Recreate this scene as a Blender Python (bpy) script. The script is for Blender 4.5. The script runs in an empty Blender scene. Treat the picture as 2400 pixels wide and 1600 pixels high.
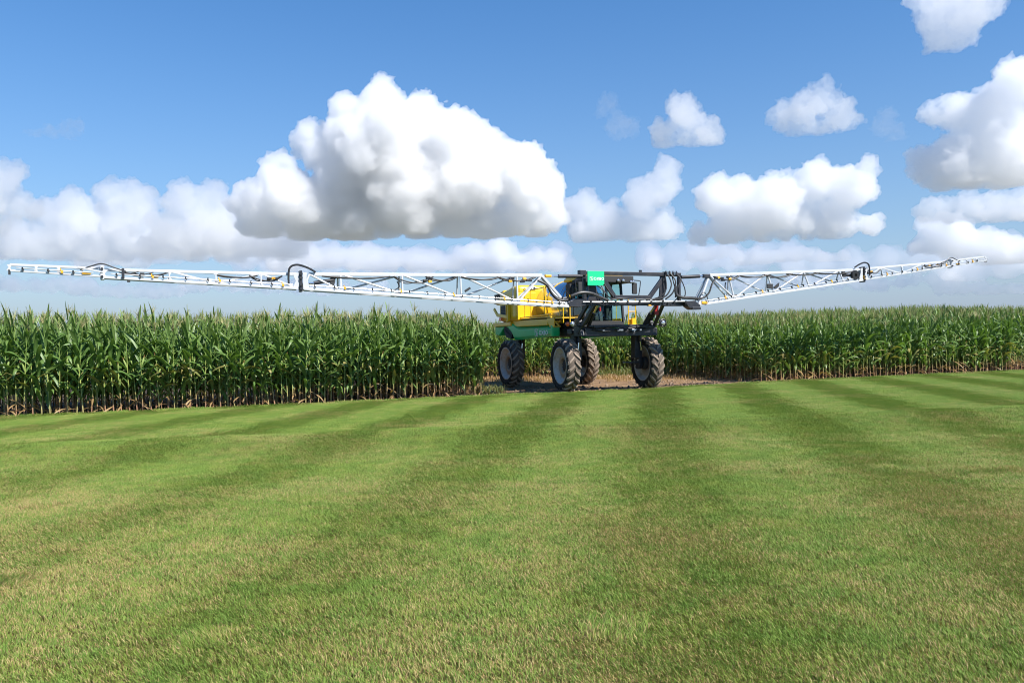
import bpy, bmesh, math, random
import numpy as np
from mathutils import Vector, Matrix

SC = bpy.context.scene
COL = SC.collection
R = math.radians

# ------------------------------------------------------------------ camera
CAM_H = 1.65
ROLL = math.atan(0.0195)
cam = bpy.data.cameras.new('camera')
cam.sensor_width = 22.3
cam.lens = 18.0
cam.clip_start = 0.1
cam.clip_end = 20000
cam_o = bpy.data.objects.new('camera', cam)
COL.objects.link(cam_o)
cam_o.matrix_world = Matrix(((math.cos(ROLL), math.sin(ROLL), 0, 0),
                             (0, 0, -1, 0),
                             (-math.sin(ROLL), math.cos(ROLL), 0, CAM_H),
                             (0, 0, 0, 1)))
SC.camera = cam_o

# ------------------------------------------------------------------ sun
SUN_EL = R(47)
SUN_AZ = math.atan2(0.80, -0.60)          # measured from +Y towards +X
sun_dir = Vector((math.sin(SUN_AZ) * math.cos(SUN_EL), math.cos(SUN_AZ) * math.cos(SUN_EL), math.sin(SUN_EL)))
sl = bpy.data.lights.new('sun', 'SUN')
sl.energy = 4.6
sl.angle = R(0.53)
sl.color = (1.0, 0.955, 0.89)
sun_o = bpy.data.objects.new('sun', sl)
sun_o.rotation_euler = sun_dir.to_track_quat('Z', 'Y').to_euler()
COL.objects.link(sun_o)

# ------------------------------------------------------------------ exposure and sampling
vs = SC.view_settings
vs.view_transform = 'Standard'
vs.look = 'None'
vs.exposure = 0.80
vs.gamma = 1.0
vs.use_curve_mapping = False
SC.cycles.use_denoising = True
SC.cycles.filter_width = 1.05
SC.cycles.max_bounces = 20
SC.cycles.volume_bounces = 20
SC.cycles.diffuse_bounces = 3
SC.cycles.glossy_bounces = 3
SC.cycles.transmission_bounces = 6
SC.cycles.transparent_max_bounces = 12
SC.cycles.sample_clamp_indirect = 10.0
SC.cycles.use_adaptive_sampling = True
SC.cycles.adaptive_threshold = 0.015


# ------------------------------------------------------------------ node helper
class NT:
    def __init__(self, tree):
        self.t = tree

    def put(self, inp, v):
        if isinstance(v, bpy.types.NodeSocket):
            self.t.links.new(v, inp)
        else:
            try:
                inp.default_value = v
            except Exception:
                inp.default_value = (v, v, v)

    def node(self, kind, **kw):
        n = self.t.nodes.new(kind)
        for k, v in kw.items():
            setattr(n, k, v)
        return n

    def m(self, op, a, b=0.0, c=0.0, clamp=False):
        n = self.node('ShaderNodeMath', operation=op, use_clamp=clamp)
        self.put(n.inputs[0], a)
        self.put(n.inputs[1], b)
        self.put(n.inputs[2], c)
        return n.outputs[0]

    def v(self, op, a, b=(0, 0, 0), c=(0, 0, 0)):
        n = self.node('ShaderNodeVectorMath', operation=op)
        self.put(n.inputs[0], a)
        self.put(n.inputs[1], b)
        if op == 'MULTIPLY_ADD':
            self.put(n.inputs[2], c)
        return n.outputs['Value'] if op in ('LENGTH', 'DOT_PRODUCT', 'DISTANCE') else n.outputs[0]

    def rng(self, x, a, b, c=0.0, d=1.0, kind='SMOOTHSTEP'):
        n = self.node('ShaderNodeMapRange', interpolation_type=kind)
        self.put(n.inputs['Value'], x)
        for nm, val in (('From Min', a), ('From Max', b), ('To Min', c), ('To Max', d)):
            self.put(n.inputs[nm], val)
        return n.outputs[0]

    def mix(self, f, a, b, mode='MIX'):
        n = self.node('ShaderNodeMix', data_type='RGBA', blend_type=mode)
        self.put(n.inputs['Factor'], f)
        for k, val in ((6, a), (7, b)):
            if isinstance(val, tuple) and len(val) == 3:
                val = val + (1,)
            self.put(n.inputs[k], val)
        return n.outputs[2]

    def noise(self, vec, scale, detail=2, rough=0.5, dim='3D', w=None, out=0):
        n = self.node('ShaderNodeTexNoise', noise_dimensions=dim)
        if vec is not None:
            self.put(n.inputs['Vector'], vec)
        n.inputs['Scale'].default_value = scale
        n.inputs['Detail'].default_value = detail
        n.inputs['Roughness'].default_value = rough
        return n.outputs[out]

    def xyz(self, v):
        n = self.node('ShaderNodeSeparateXYZ')
        self.put(n.inputs[0], v)
        return n.outputs

    def comb(self, x, y, z=0.0):
        n = self.node('ShaderNodeCombineXYZ')
        self.put(n.inputs[0], x)
        self.put(n.inputs[1], y)
        self.put(n.inputs[2], z)
        return n.outputs[0]


# ------------------------------------------------------------------ sky
world = bpy.data.worlds.new('World')
SC.world = world
world.use_nodes = True
wn = NT(world.node_tree)
bg = world.node_tree.nodes['Background']
SKY_STRENGTH = 0.10
bg.inputs['Strength'].default_value = SKY_STRENGTH
sky = wn.node('ShaderNodeTexSky', sky_type='NISHITA', sun_disc=False)
sky.sun_elevation = SUN_EL
sky.sun_rotation = SUN_AZ
sky.air_density = 1.0
sky.dust_density = 0.1
sky.ozone_density = 2.6
hs = wn.node('ShaderNodeHueSaturation')
hs.inputs['Hue'].default_value = 0.503
hs.inputs['Saturation'].default_value = 1.34
hs.inputs['Value'].default_value = 1.0
wn.put(hs.inputs['Color'], sky.outputs[0])
tc = wn.node('ShaderNodeTexCoord')
dz = wn.xyz(tc.outputs['Generated'])[2]
# pale humid air towards the horizon, the same all round
hz = wn.m('EXPONENT', wn.m('MULTIPLY', wn.m('MAXIMUM', dz, 0.0), -5.0))
wn.put(bg.inputs['Color'], wn.mix(wn.m('MULTIPLY', hz, 0.96), hs.outputs[0], (1.70, 2.22, 3.35)))


# ------------------------------------------------------------------ helpers: objects, meshes, materials
def tag(o, label=None, cat=None, group=None, kind=None):
    if label:
        o['label'] = label
    if cat:
        o['category'] = cat
    if group:
        o['group'] = group
    if kind:
        o['kind'] = kind
    return o


def empty(name, loc=(0, 0, 0), rz=0.0, parent=None):
    o = bpy.data.objects.new(name, None)
    o.location = loc
    o.rotation_euler = (0, 0, rz)
    o.empty_display_size = 0.2
    o.parent = parent
    COL.objects.link(o)
    return o


def link_mesh(name, me, parent=None, mat=None):
    o = bpy.data.objects.new(name, me)
    if mat is not None:
        me.materials.append(mat)
    o.parent = parent
    COL.objects.link(o)
    return o


def frame_of(d):
    d = Vector(d).normalized()
    a = Vector((0, 0, 1)) if abs(d.z) < 0.9 else Vector((0, 1, 0))
    s = d.cross(a).normalized()
    return d, s, s.cross(d).normalized()


class MB:
    """collects shapes of one part, then builds one mesh object"""

    def __init__(self):
        self.v = []
        self.f = []

    def add(self, vs, fs):
        k = len(self.v)
        self.v += [tuple(p) for p in vs]
        self.f += [tuple(i + k for i in f) for f in fs]
        return self

    def box(self, lo, hi):
        (a, b, c), (d, e, f) = lo, hi
        return self.add([(a, b, c), (d, b, c), (d, e, c), (a, e, c), (a, b, f), (d, b, f), (d, e, f), (a, e, f)],
                        [(3, 2, 1, 0), (4, 5, 6, 7), (0, 1, 5, 4), (1, 2, 6, 5), (2, 3, 7, 6), (3, 0, 4, 7)])

    def bar(self, p, q, w, h=None):
        h = h or w
        p, q = Vector(p), Vector(q)
        d, s, u = frame_of(q - p)
        vs = []
        for c in (p, q):
            for (i, j) in ((-1, -1), (1, -1), (1, 1), (-1, 1)):
                vs.append(c + s * (i * w / 2) + u * (j * h / 2))
        return self.add(vs, [(0, 1, 2, 3), (7, 6, 5, 4), (0, 4, 5, 1), (1, 5, 6, 2), (2, 6, 7, 3), (3, 7, 4, 0)])

    def tube(self, p, q, r, n=8, r2=None):
        return self.sweep([p, q], r, n, r2=r2)

    def sweep(self, pts, r, n=6, smooth=0, r2=None):
        pts = [Vector(p) for p in pts]
        if smooth:
            o = []
            m = len(pts)
            for i in range(m - 1):
                p0, p1, p2, p3 = pts[max(i - 1, 0)], pts[i], pts[i + 1], pts[min(i + 2, m - 1)]
                for k in range(smooth):
                    t = k / smooth
                    o.append(0.5 * ((2 * p1) + (p2 - p0) * t + (2 * p0 - 5 * p1 + 4 * p2 - p3) * t * t + (3 * p1 - p0 - 3 * p2 + p3) * t ** 3))
            o.append(pts[-1])
            pts = o
        vs, fs = [], []
        m = len(pts)
        s = None
        for i, p in enumerate(pts):
            d = (pts[min(i + 1, m - 1)] - pts[max(i - 1, 0)])
            d = d.normalized() if d.length > 1e-9 else Vector((0, 0, 1))
            if s is None:
                _, s, _ = frame_of(d)
            s = (s - d * s.dot(d)).normalized()
            u = d.cross(s)
            rr = r if r2 is None else r + (r2 - r) * i / (m - 1)
            for k in range(n):
                a = 2 * math.pi * k / n
                vs.append(p + s * (math.cos(a) * rr) + u * (math.sin(a) * rr))
        for i in range(m - 1):
            for k in range(n):
                k2 = (k + 1) % n
                fs.append((i * n + k, i * n + k2, (i + 1) * n + k2, (i + 1) * n + k))
        fs.append(tuple(range(n))[::-1])
        fs.append(tuple(range((m - 1) * n, m * n)))
        return self.add(vs, fs)

    def prism(self, poly, axis, a0, a1):
        """poly: 2D outline; axis 0: (y,z) along x, 1: (x,z) along y, 2: (x,y) along z"""
        n = len(poly)

        def mk(p, a):
            return {0: (a, p[0], p[1]), 1: (p[0], a, p[1]), 2: (p[0], p[1], a)}[axis]
        vs = [mk(p, a0) for p in poly] + [mk(p, a1) for p in poly]
        fs = [tuple(range(n))[::-1], tuple(range(n, 2 * n))]
        for i in range(n):
            j = (i + 1) % n
            fs.append((i, j, n + j, n + i))
        return self.add(vs, fs)

    def lathe(self, prof, n=32, c=(0, 0, 0), axis=0, close=False):
        """profile of (radius, along axis)"""
        vs, fs = [], []
        m = len(prof)
        for k in range(n):
            a = 2 * math.pi * k / n
            for (r, x) in prof:
                y, z = r * math.cos(a), r * math.sin(a)
                p = {0: (x, y, z), 1: (z, x, y), 2: (y, z, x)}[axis]
                vs.append((p[0] + c[0], p[1] + c[1], p[2] + c[2]))
        for k in range(n):
            k2 = (k + 1) % n
            for i in range(m if close else m - 1):
                i2 = (i + 1) % m
                fs.append((k * m + i, k * m + i2, k2 * m + i2, k2 * m + i))
        return self.add(vs, fs)

    def mesh(self, name, mat=None, smooth=False):
        me = bpy.data.meshes.new(name)
        me.from_pydata(self.v, [], self.f)
        if smooth:
            me.polygons.foreach_set('use_smooth', [True] * len(me.polygons))
        if mat is not None:
            me.materials.append(mat)
        me.update()
        return me

    def build(self, name, mat, parent=None, smooth=False, bevel=0.0, fix=True):
        me = self.mesh(name, mat, smooth)
        if fix:
            b = bmesh.new()
            b.from_mesh(me)
            bmesh.ops.recalc_face_normals(b, faces=b.faces)
            b.to_mesh(me)
            b.free()
        o = link_mesh(name, me, parent)
        if bevel:
            md = o.modifiers.new('bevel', 'BEVEL')
            md.width = bevel
            md.segments = 2 if bevel < 0.1 else 5
            md.limit_method = 'ANGLE'
        if smooth:
            try:
                me.set_sharp_from_angle(angle=R(35))
            except Exception:
                pass
        return o


def pm(name, rgb, rough=0.5, metal=0.0, var=0.12, scale=2.0, coat=0.0, dirt=0.0, dirt_rgb=(0.22, 0.17, 0.12), bump=0.0, bscale=30.0):
    m = bpy.data.materials.new(name)
    m.use_nodes = True
    n = NT(m.node_tree)
    p = m.node_tree.nodes['Principled BSDF']
    tcn = n.node('ShaderNodeTexCoord')
    nz = n.noise(tcn.outputs['Object'], scale, 5, 0.6)
    f = n.m('MULTIPLY_ADD', nz, 2 * var, 1.0 - var)
    c = n.mix(1.0, rgb, n.comb(f, f, f), 'MULTIPLY')
    if dirt:
        d = n.noise(tcn.outputs['Object'], scale * 2.7, 6, 0.68)
        c = n.mix(n.m('MULTIPLY', n.rng(d, 0.42, 0.72), dirt), c, dirt_rgb)
    n.put(p.inputs['Base Color'], c)
    n.put(p.inputs['Roughness'], n.m('MULTIPLY_ADD', nz, 0.16, rough - 0.08))
    p.inputs['Metallic'].default_value = metal
    p.inputs['Coat Weight'].default_value = coat
    p.inputs['Coat Roughness'].default_value = 0.12
    if bump:
        b = n.node('ShaderNodeBump')
        b.inputs['Strength'].default_value = bump
        b.inputs['Distance'].default_value = 0.02
        n.put(b.inputs['Height'], n.noise(tcn.outputs['Object'], bscale, 4, 0.6))
        n.put(p.inputs['Normal'], b.outputs[0])
    return m


# ------------------------------------------------------------------ the ground: soil, dirt, lawn
EDGE = [(-70, -2.9), (-12.71, 20.46), (-7.85, 22.0), (-1.16, 24.75), (1.61, 25.6), (4.39, 26.75), (9.06, 29.5), (14.53, 31.65), (21.31, 34.45), (80, 58.6)]
EX, EY = np.array([p[0] for p in EDGE], float), np.array([p[1] for p in EDGE], float)


def edge_y(x):
    return np.interp(x, EX, EY)


def soil_material(name, a, b, scale, straw=0.0, far=False):
    m = bpy.data.materials.new(name)
    m.use_nodes = True
    n = NT(m.node_tree)
    p = m.node_tree.nodes['Principled BSDF']
    g = n.node('ShaderNodeNewGeometry')
    nz = n.noise(g.outputs['Position'], scale, 8, 0.65)
    c = n.mix(n.rng(nz, 0.3, 0.7), a, b)
    if straw:
        s = n.noise(g.outputs['Position'], scale * 5, 5, 0.7)
        c = n.mix(n.m('MULTIPLY', n.rng(s, 0.5, 0.68), straw), c, (0.38, 0.27, 0.15))
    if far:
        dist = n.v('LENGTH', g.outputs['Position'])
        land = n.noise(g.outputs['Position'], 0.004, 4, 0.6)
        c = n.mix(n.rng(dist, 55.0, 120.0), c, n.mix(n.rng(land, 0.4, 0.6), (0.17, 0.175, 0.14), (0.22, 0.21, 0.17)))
    n.put(p.inputs['Base Color'], c)
    p.inputs['Roughness'].default_value = 0.95
    p.inputs['Specular IOR Level'].default_value = 0.15
    bmp = n.node('ShaderNodeBump')
    bmp.inputs['Strength'].default_value = 0.7
    bmp.inputs['Distance'].default_value = 0.05
    n.put(bmp.inputs['Height'], n.noise(g.outputs['Position'], scale * 3, 7, 0.7))
    n.put(p.inputs['Normal'], bmp.outputs[0])
    return m


M_FIELD = soil_material('field soil', (0.045, 0.033, 0.023), (0.085, 0.062, 0.042), 1.3, far=True)
M_DIRT = soil_material('dirt track', (0.150, 0.088, 0.046), (0.29, 0.185, 0.105), 0.9, 0.45)
s = 16000.0
me = bpy.data.meshes.new('ground')
me.from_pydata([(-s, -s, 0), (s, -s, 0), (s, s, 0), (-s, s, 0)], [], [(0, 1, 2, 3)])
tag(link_mesh('ground', me, None, M_FIELD), kind='structure')

# packed dirt of the field entrance, gently rutted
rng = np.random.default_rng(4)
nx, ny = 90, 60
gx = np.linspace(-3.2, 12.0, nx)
vs, fs = [], []
ph = rng.uniform(0, 6.28, 12)
for j in range(ny):
    for i in range(nx):
        x = gx[i]
        y0 = edge_y(x) - 0.15
        y = y0 + (38.5 - y0) * (j / (ny - 1)) ** 1.4
        z = 0.012 + 0.008 * (math.sin(2.1 * x + ph[0] + 0.6 * y) + math.sin(5.3 * x - 3.1 * y + ph[1]) + 0.6 * math.sin(11 * x + 7 * y + ph[2]))
        vs.append((x, y, max(z, 0.004)))
for j in range(ny - 1):
    for i in range(nx - 1):
        k = j * nx + i
        fs.append((k, k + 1, k + nx + 1, k + nx))
me = bpy.data.meshes.new('dirt_track')
me.from_pydata(vs, [], fs)
me.polygons.foreach_set('use_smooth', [True] * len(fs))
tag(link_mesh('dirt_track', me, None, M_DIRT), kind='structure')

# lawn: a sheet of thatch with real blades on it
STRIPE_DIR = 0.1707
STRIPE_P, STRIPE_0 = 2.62, 0.14


def grass_material(name, blade):
    m = bpy.data.materials.new(name)
    m.use_nodes = True
    n = NT(m.node_tree)
    p = m.node_tree.nodes['Principled BSDF']
    out = m.node_tree.nodes['Material Output']
    g = n.node('ShaderNodeNewGeometry')
    pos = g.outputs['Position']
    flat = n.v('MULTIPLY', pos, (1, 1, 0))
    # drought patches, lush patches, fine mottling: the colour of the turf itself
    big = n.noise(n.v('MULTIPLY', flat, (0.75, 1.0, 0)), 0.42, 4, 0.58)
    fine = n.noise(flat, 2.6, 4, 0.6)
    dry = n.m('ADD', n.m('MULTIPLY', n.m('SUBTRACT', big, 0.5), 1.9), n.m('MULTIPLY', n.m('SUBTRACT', fine, 0.5), 1.0))
    px, py, _ = n.xyz(pos)
    # the nearer lawn is drier than the strip along the maize
    nearness = n.rng(py, 5.0, 17.0, 0.0, -0.24)
    dry = n.m('ADD', dry, nearness)
    if blade:
        at = n.node('ShaderNodeAttribute', attribute_name='blade')
        r_, s_, t_ = n.xyz(at.outputs['Vector'])
        tan = n.rng(n.m('SUBTRACT', dry, n.m('MULTIPLY_ADD', r_, 1.15, -0.30)), -0.06, 0.08)
        green = n.mix(s_, (0.105, 0.205, 0.025), (0.245, 0.360, 0.068))
        green = n.mix(n.rng(fine, 0.35, 0.7), green, (0.250, 0.330, 0.055))
        straw = n.mix(s_, (0.38, 0.265, 0.10), (0.60, 0.46, 0.22))
        c = n.mix(tan, green, straw)
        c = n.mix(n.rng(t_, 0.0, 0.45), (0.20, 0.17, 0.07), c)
        n.put(p.inputs['Base Color'], c)
        p.inputs['Roughness'].default_value = 0.55
        p.inputs['Specular IOR Level'].default_value = 0.3
        tr = n.node('ShaderNodeBsdfTranslucent')
        n.put(tr.inputs['Color'], c)
        ms = n.node('ShaderNodeMixShader')
        ms.inputs[0].default_value = 0.30
        n.t.links.new(p.outputs[0], ms.inputs[1])
        n.t.links.new(tr.outputs[0], ms.inputs[2])
        n.t.links.new(ms.outputs[0], out.inputs['Surface'])
    else:
        c = n.mix(n.rng(dry, -0.3, 0.6), (0.075, 0.090, 0.016), (0.18, 0.135, 0.05))
        n.put(p.inputs['Base Color'], c)
        p.inputs['Roughness'].default_value = 1.0
        p.inputs['Specular IOR Level'].default_value = 0.0
    return m


M_THATCH = grass_material('thatch', False)
M_BLADE = grass_material('grass blade', True)
xs = np.linspace(-70, 80, 301)


def lawn_z(x, y):
    # a low swell runs across the lawn in front of the maize, with slight unevenness
    d = y - (14.3 + 0.186 * x)
    z = 0.02 + 0.15 * math.exp(-(d / 1.1) ** 2) - 0.03 * math.exp(-((d - 2.4) / 1.2) ** 2)
    z += 0.012 * math.sin(0.9 * x + 0.4 * y) * math.sin(0.7 * y - 0.3 * x + 1.0)
    return max(z, 0.018)


ty = np.concatenate([[0.0, 0.3], np.linspace(0.33, 1.0, 110)])
vs, n_ = [], len(xs)
for t in ty:
    for x in xs:
        y1 = float(edge_y(x))
        y = -30.0 + (y1 + 30.0) * t
        vs.append((x, y, lawn_z(x, y) - 0.012))
me = bpy.data.meshes.new('lawn')
me.from_pydata(vs, [], [(j * n_ + i, j * n_ + i + 1, (j + 1) * n_ + i + 1, (j + 1) * n_ + i) for j in range(len(ty) - 1) for i in range(n_ - 1)])
me.polygons.foreach_set('use_smooth', [True] * len(me.polygons))
tag(link_mesh('lawn', me, None, M_THATCH), kind='structure')


def grass_patch(seed, size, count, hmin, hmax, wid):
    r = np.random.default_rng(seed)
    vs, fs, at = [], [], []
    for i in range(count):
        x, y = r.uniform(-size / 2, size / 2, 2)
        h = r.uniform(hmin, hmax) * (1.25 if r.random() < 0.06 else 1.0)
        lean = r.normal(0.74, 0.26)                 # mown turf lies over towards +x of the patch
        az = r.normal(0.0, 0.9)
        ca, sa = math.cos(az), math.sin(az)
        tw = r.uniform(0, math.pi)
        wx, wy = math.cos(tw) * wid / 2, math.sin(tw) * wid / 2
        k = len(vs)
        p1 = (x + ca * h * 0.5 * math.sin(lean * 0.6), y + sa * h * 0.5 * math.sin(lean * 0.6), h * 0.5 * math.cos(lean * 0.6))
        p2 = (x + ca * h * math.sin(lean), y + sa * h * math.sin(lean), h * math.cos(lean))
        a, b = r.random(), r.random()
        vs += [(x - wx, y - wy, 0), (x + wx, y + wy, 0), (p1[0] + wx * 0.9, p1[1] + wy * 0.9, p1[2]), (p1[0] - wx * 0.9, p1[1] - wy * 0.9, p1[2]), p2]
        at += [(a, b, 0.0), (a, b, 0.0), (a, b, 0.5), (a, b, 0.5), (a, b, 1.0)]
        fs += [(k, k + 1, k + 2, k + 3), (k + 3, k + 2, k + 4)]
    me = bpy.data.meshes.new('grass_patch')
    me.from_pydata(vs, [], fs)
    ca_ = me.attributes.new('blade', 'FLOAT_VECTOR', 'POINT')
    ca_.data.foreach_set('vector', np.array(at, np.float32).ravel())
    me.materials.append(M_BLADE)
    return bpy.data.objects.new('grass_patch', me)


def instance_stuff(name, pts, rotz, scl, idx, sources, z=0.0):
    """one object that spreads copies of the source meshes over points"""
    me = bpy.data.meshes.new(name)
    me.from_pydata([tuple(p) for p in pts], [], [])
    for nm, typ, val in (('scl', 'FLOAT', scl), ('pick', 'INT', idx)):
        a = me.attributes.new(nm, typ, 'POINT')
        a.data.foreach_set('value', np.asarray(val, np.int32 if typ == 'INT' else np.float32))
    # each copy lies on the slope of the ground under it
    rot = []
    for (p, r_) in zip(pts, rotz):
        e = 0.12
        nrm = Vector((lawn_z(p[0] - e, p[1]) - lawn_z(p[0] + e, p[1]), lawn_z(p[0], p[1] - e) - lawn_z(p[0], p[1] + e), 2 * e))
        q = Vector((0, 0, 1)).rotation_difference(nrm).to_matrix() @ Matrix.Rotation(r_, 3, 'Z')
        rot += list(q.to_euler('XYZ'))
    a = me.attributes.new('rot', 'FLOAT_VECTOR', 'POINT')
    a.data.foreach_set('vector', np.asarray(rot, np.float32))
    o = bpy.data.objects.new(name, me)
    COL.objects.link(o)
    ng = bpy.data.node_groups.new(name, 'GeometryNodeTree')
    ng.interface.new_socket('Geometry', in_out='INPUT', socket_type='NodeSocketGeometry')
    ng.interface.new_socket('Geometry', in_out='OUTPUT', socket_type='NodeSocketGeometry')
    N = ng.nodes
    L = ng.links.new
    gi, go = N.new('NodeGroupInput'), N.new('NodeGroupOutput')
    iop = N.new('GeometryNodeInstanceOnPoints')
    jn = N.new('GeometryNodeJoinGeometry')
    for so in reversed(sources):
        oi = N.new('GeometryNodeObjectInfo')
        oi.inputs['Object'].default_value = so
        oi.inputs['As Instance'].default_value = True
        L(oi.outputs['Geometry'], jn.inputs[0])
    m2p = N.new('GeometryNodeMeshToPoints')

    def attr(nm, typ):
        a = N.new('GeometryNodeInputNamedAttribute')
        a.data_type = typ
        a.inputs['Name'].default_value = nm
        return a.outputs[0]
    L(gi.outputs[0], m2p.inputs[0])
    L(m2p.outputs[0], iop.inputs['Points'])
    L(jn.outputs[0], iop.inputs['Instance'])
    iop.inputs['Pick Instance'].default_value = True
    L(attr('pick', 'INT'), iop.inputs['Instance Index'])
    L(attr('rot', 'FLOAT_VECTOR'), iop.inputs['Rotation'])
    L(attr('scl', 'FLOAT'), iop.inputs['Scale'])
    L(iop.outputs[0], go.inputs[0])
    md = o.modifiers.new('spread', 'NODES')
    md.node_group = ng
    return o


rg = np.random.default_rng(11)
PS = 0.40
patches = [grass_patch(100 + i, PS * 1.45, 2000, 0.018, 0.042, 0.0043) for i in range(6)]
tall = [grass_patch(200 + i, PS * 1.05, 800, 0.045, 0.095, 0.0056) for i in range(2)]
pts, rz, sc_, ix = [], [], [], []
for j in range(int(40 / PS)):
    yy = 2.6 + j * PS
    for i in range(int(64 / PS)):
        xx = -30 + i * PS
        x = xx + rg.uniform(-0.03, 0.03)
        y = yy + rg.uniform(-0.03, 0.03)
        if abs(x) > 0.68 * y + 1.5 or y > edge_y(x) - 0.14:
            continue
        v = x - STRIPE_DIR * y
        st = math.cos(2 * math.pi * (v - STRIPE_0) / STRIPE_P)
        beyond = y > 14.75 + 0.186 * x
        # blades lean to +x of the patch; turn that towards or away from the mower's run, less so where it is trodden and dry
        amp = 1.0 if beyond else 0.42 + 0.30 * min(1.0, max(0.0, (y - 5.0) / 9.0))
        base = math.atan2(1, STRIPE_DIR) + math.pi / 2 + math.pi / 2 * amp * math.tanh(3.0 * st)
        pts.append((x, y, lawn_z(x, y)))
        rz.append(base + rg.normal(0, 0.22))
        sc_.append(rg.uniform(0.9, 1.12))
        ix.append(int(rg.integers(0, 6)))
# uncut tufts: a longer streak on the right and stray ones elsewhere, ragged edge along the maize
tuft = [(rg.normal(5.9, 0.85), rg.normal(9.75, 0.11)) for _ in range(26)] + [(rg.uniform(-9, 12), rg.uniform(4, 16)) for _ in range(36)]
for (x, y) in tuft:
    pts.append((x, y, lawn_z(x, y))); rz.append(rg.uniform(0, 6.28)); sc_.append(rg.uniform(0.6, 0.95)); ix.append(int(rg.integers(6, 8)))
for x in np.arange(-16, 24, 0.33):
    pts.append((x, float(edge_y(x)) - 0.1 + rg.uniform(-0.08, 0.05), 0.02)); rz.append(rg.uniform(0, 6.28)); sc_.append(rg.uniform(0.7, 1.1)); ix.append(int(rg.integers(6, 8)))
o = instance_stuff('lawn_grass', pts, rz, sc_, ix, patches + tall)
tag(o, 'short mown green lawn with dry straw-coloured patches and mowing stripes', 'grass', kind='stuff')


# ------------------------------------------------------------------ maize
def plant_material(name, trans, rough, spec):
    m = bpy.data.materials.new(name)
    m.use_nodes = True
    n = NT(m.node_tree)
    p = m.node_tree.nodes['Principled BSDF']
    out = m.node_tree.nodes['Material Output']
    at = n.node('ShaderNodeAttribute', attribute_name='tint')
    oi = n.node('ShaderNodeObjectInfo')
    g = n.node('ShaderNodeNewGeometry')
    nz = n.noise(g.outputs['Position'], 9.0, 3, 0.6)
    f = n.m('MULTIPLY', n.m('MULTIPLY_ADD', oi.outputs['Random'], 0.22, 0.89), n.m('MULTIPLY_ADD', nz, 0.5, 0.75))
    c = n.mix(1.0, at.outputs['Color'], n.comb(f, f, f), 'MULTIPLY')
    n.put(p.inputs['Base Color'], c)
    p.inputs['Roughness'].default_value = rough
    p.inputs['Specular IOR Level'].default_value = spec
    if trans:
        tr = n.node('ShaderNodeBsdfTranslucent')
        n.put(tr.inputs['Color'], n.mix(1.0, c, (1.25, 1.35, 0.6), 'MULTIPLY'))
        ms = n.node('ShaderNodeMixShader')
        ms.inputs[0].default_value = trans
        n.t.links.new(p.outputs[0], ms.inputs[1])
        n.t.links.new(tr.outputs[0], ms.inputs[2])
        n.t.links.new(ms.outputs[0], out.inputs['Surface'])
    return m


M_PLANT = plant_material('maize leaf', 0.28, 0.44, 0.45)
M_STALK = plant_material('maize stalk', 0.0, 0.55, 0.35)


class PB:
    """plant piece: vertices, faces, a tint for each vertex"""

    def __init__(self):
        self.v, self.f, self.c = [], [], []

    def mesh(self, name, mat):
        me = bpy.data.meshes.new(name)
        me.from_pydata(self.v, [], self.f)
        a = me.color_attributes.new('tint', 'FLOAT_COLOR', 'POINT')
        a.data.foreach_set('color', np.array([c + (1.0,) for c in self.c], np.float32).ravel())
        me.polygons.foreach_set('use_smooth', [True] * len(self.f))
        me.materials.append(mat)
        return me


def lerp3(a, b, t):
    return tuple(x + (y - x) * t for x, y in zip(a, b))


def tube_piece(pb, pts, rads, cols, n=5):
    k = len(pb.v)
    for (p, r, c) in zip(pts, rads, cols):
        for i in range(n):
            a = 2 * math.pi * i / n
            pb.v.append((p[0] + math.cos(a) * r, p[1] + math.sin(a) * r, p[2]))
            pb.c.append(c)
    for j in range(len(pts) - 1):
        for i in range(n):
            i2 = (i + 1) % n
            pb.f.append((k + j * n + i, k + j * n + i2, k + (j + 1) * n + i2, k + (j + 1) * n + i))


def leaf_piece(rnd, z0, x0, y0, phi, a0, a1, length, width, col0, col1, segs=6):
    pb = PB()
    p = Vector((x0, y0, z0))
    tw0 = rnd.uniform(-0.3, 0.3)
    tw1 = tw0 + rnd.uniform(-1.3, 1.3)
    drift = rnd.uniform(-0.5, 0.5)
    fold = rnd.uniform(0.25, 0.5)
    kink = rnd.uniform(0.45, 0.8) if rnd.random() < 0.25 else 9
    for i in range(segs + 1):
        t = i / segs
        a = a0 + (a1 - a0) * t ** 1.3 + (0.9 if t > kink else 0)
        ph = phi + drift * t
        d = Vector((math.sin(a) * math.cos(ph), math.sin(a) * math.sin(ph), math.cos(a)))
        s = Vector((-math.sin(ph), math.cos(ph), 0))
        up = s.cross(d)
        tw = tw0 + (tw1 - tw0) * t
        sd = s * math.cos(tw) + up * math.sin(tw)
        nn = d.cross(sd)
        w = width * 0.5 * (math.sin(math.pi * min(1.0, 0.16 + 0.84 * t)) ** 0.75 if t < 0.995 else 0.0)
        wav = 1 + 0.12 * math.sin(9 * t + phi * 3)
        e = nn * (w * fold)
        pb.v += [tuple(p - sd * w * wav - e), tuple(p), tuple(p + sd * w / wav - e)]
        c = lerp3(col0, col1, t)
        cm = lerp3(c, (0.25, 0.33, 0.12), 0.35)
        pb.c += [c, cm, c]
        p = p + d * (length / segs)
    for i in range(segs):
        k = i * 3
        pb.f += [(k, k + 1, k + 4, k + 3), (k + 1, k + 2, k + 5, k + 4)]
    return pb


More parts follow.
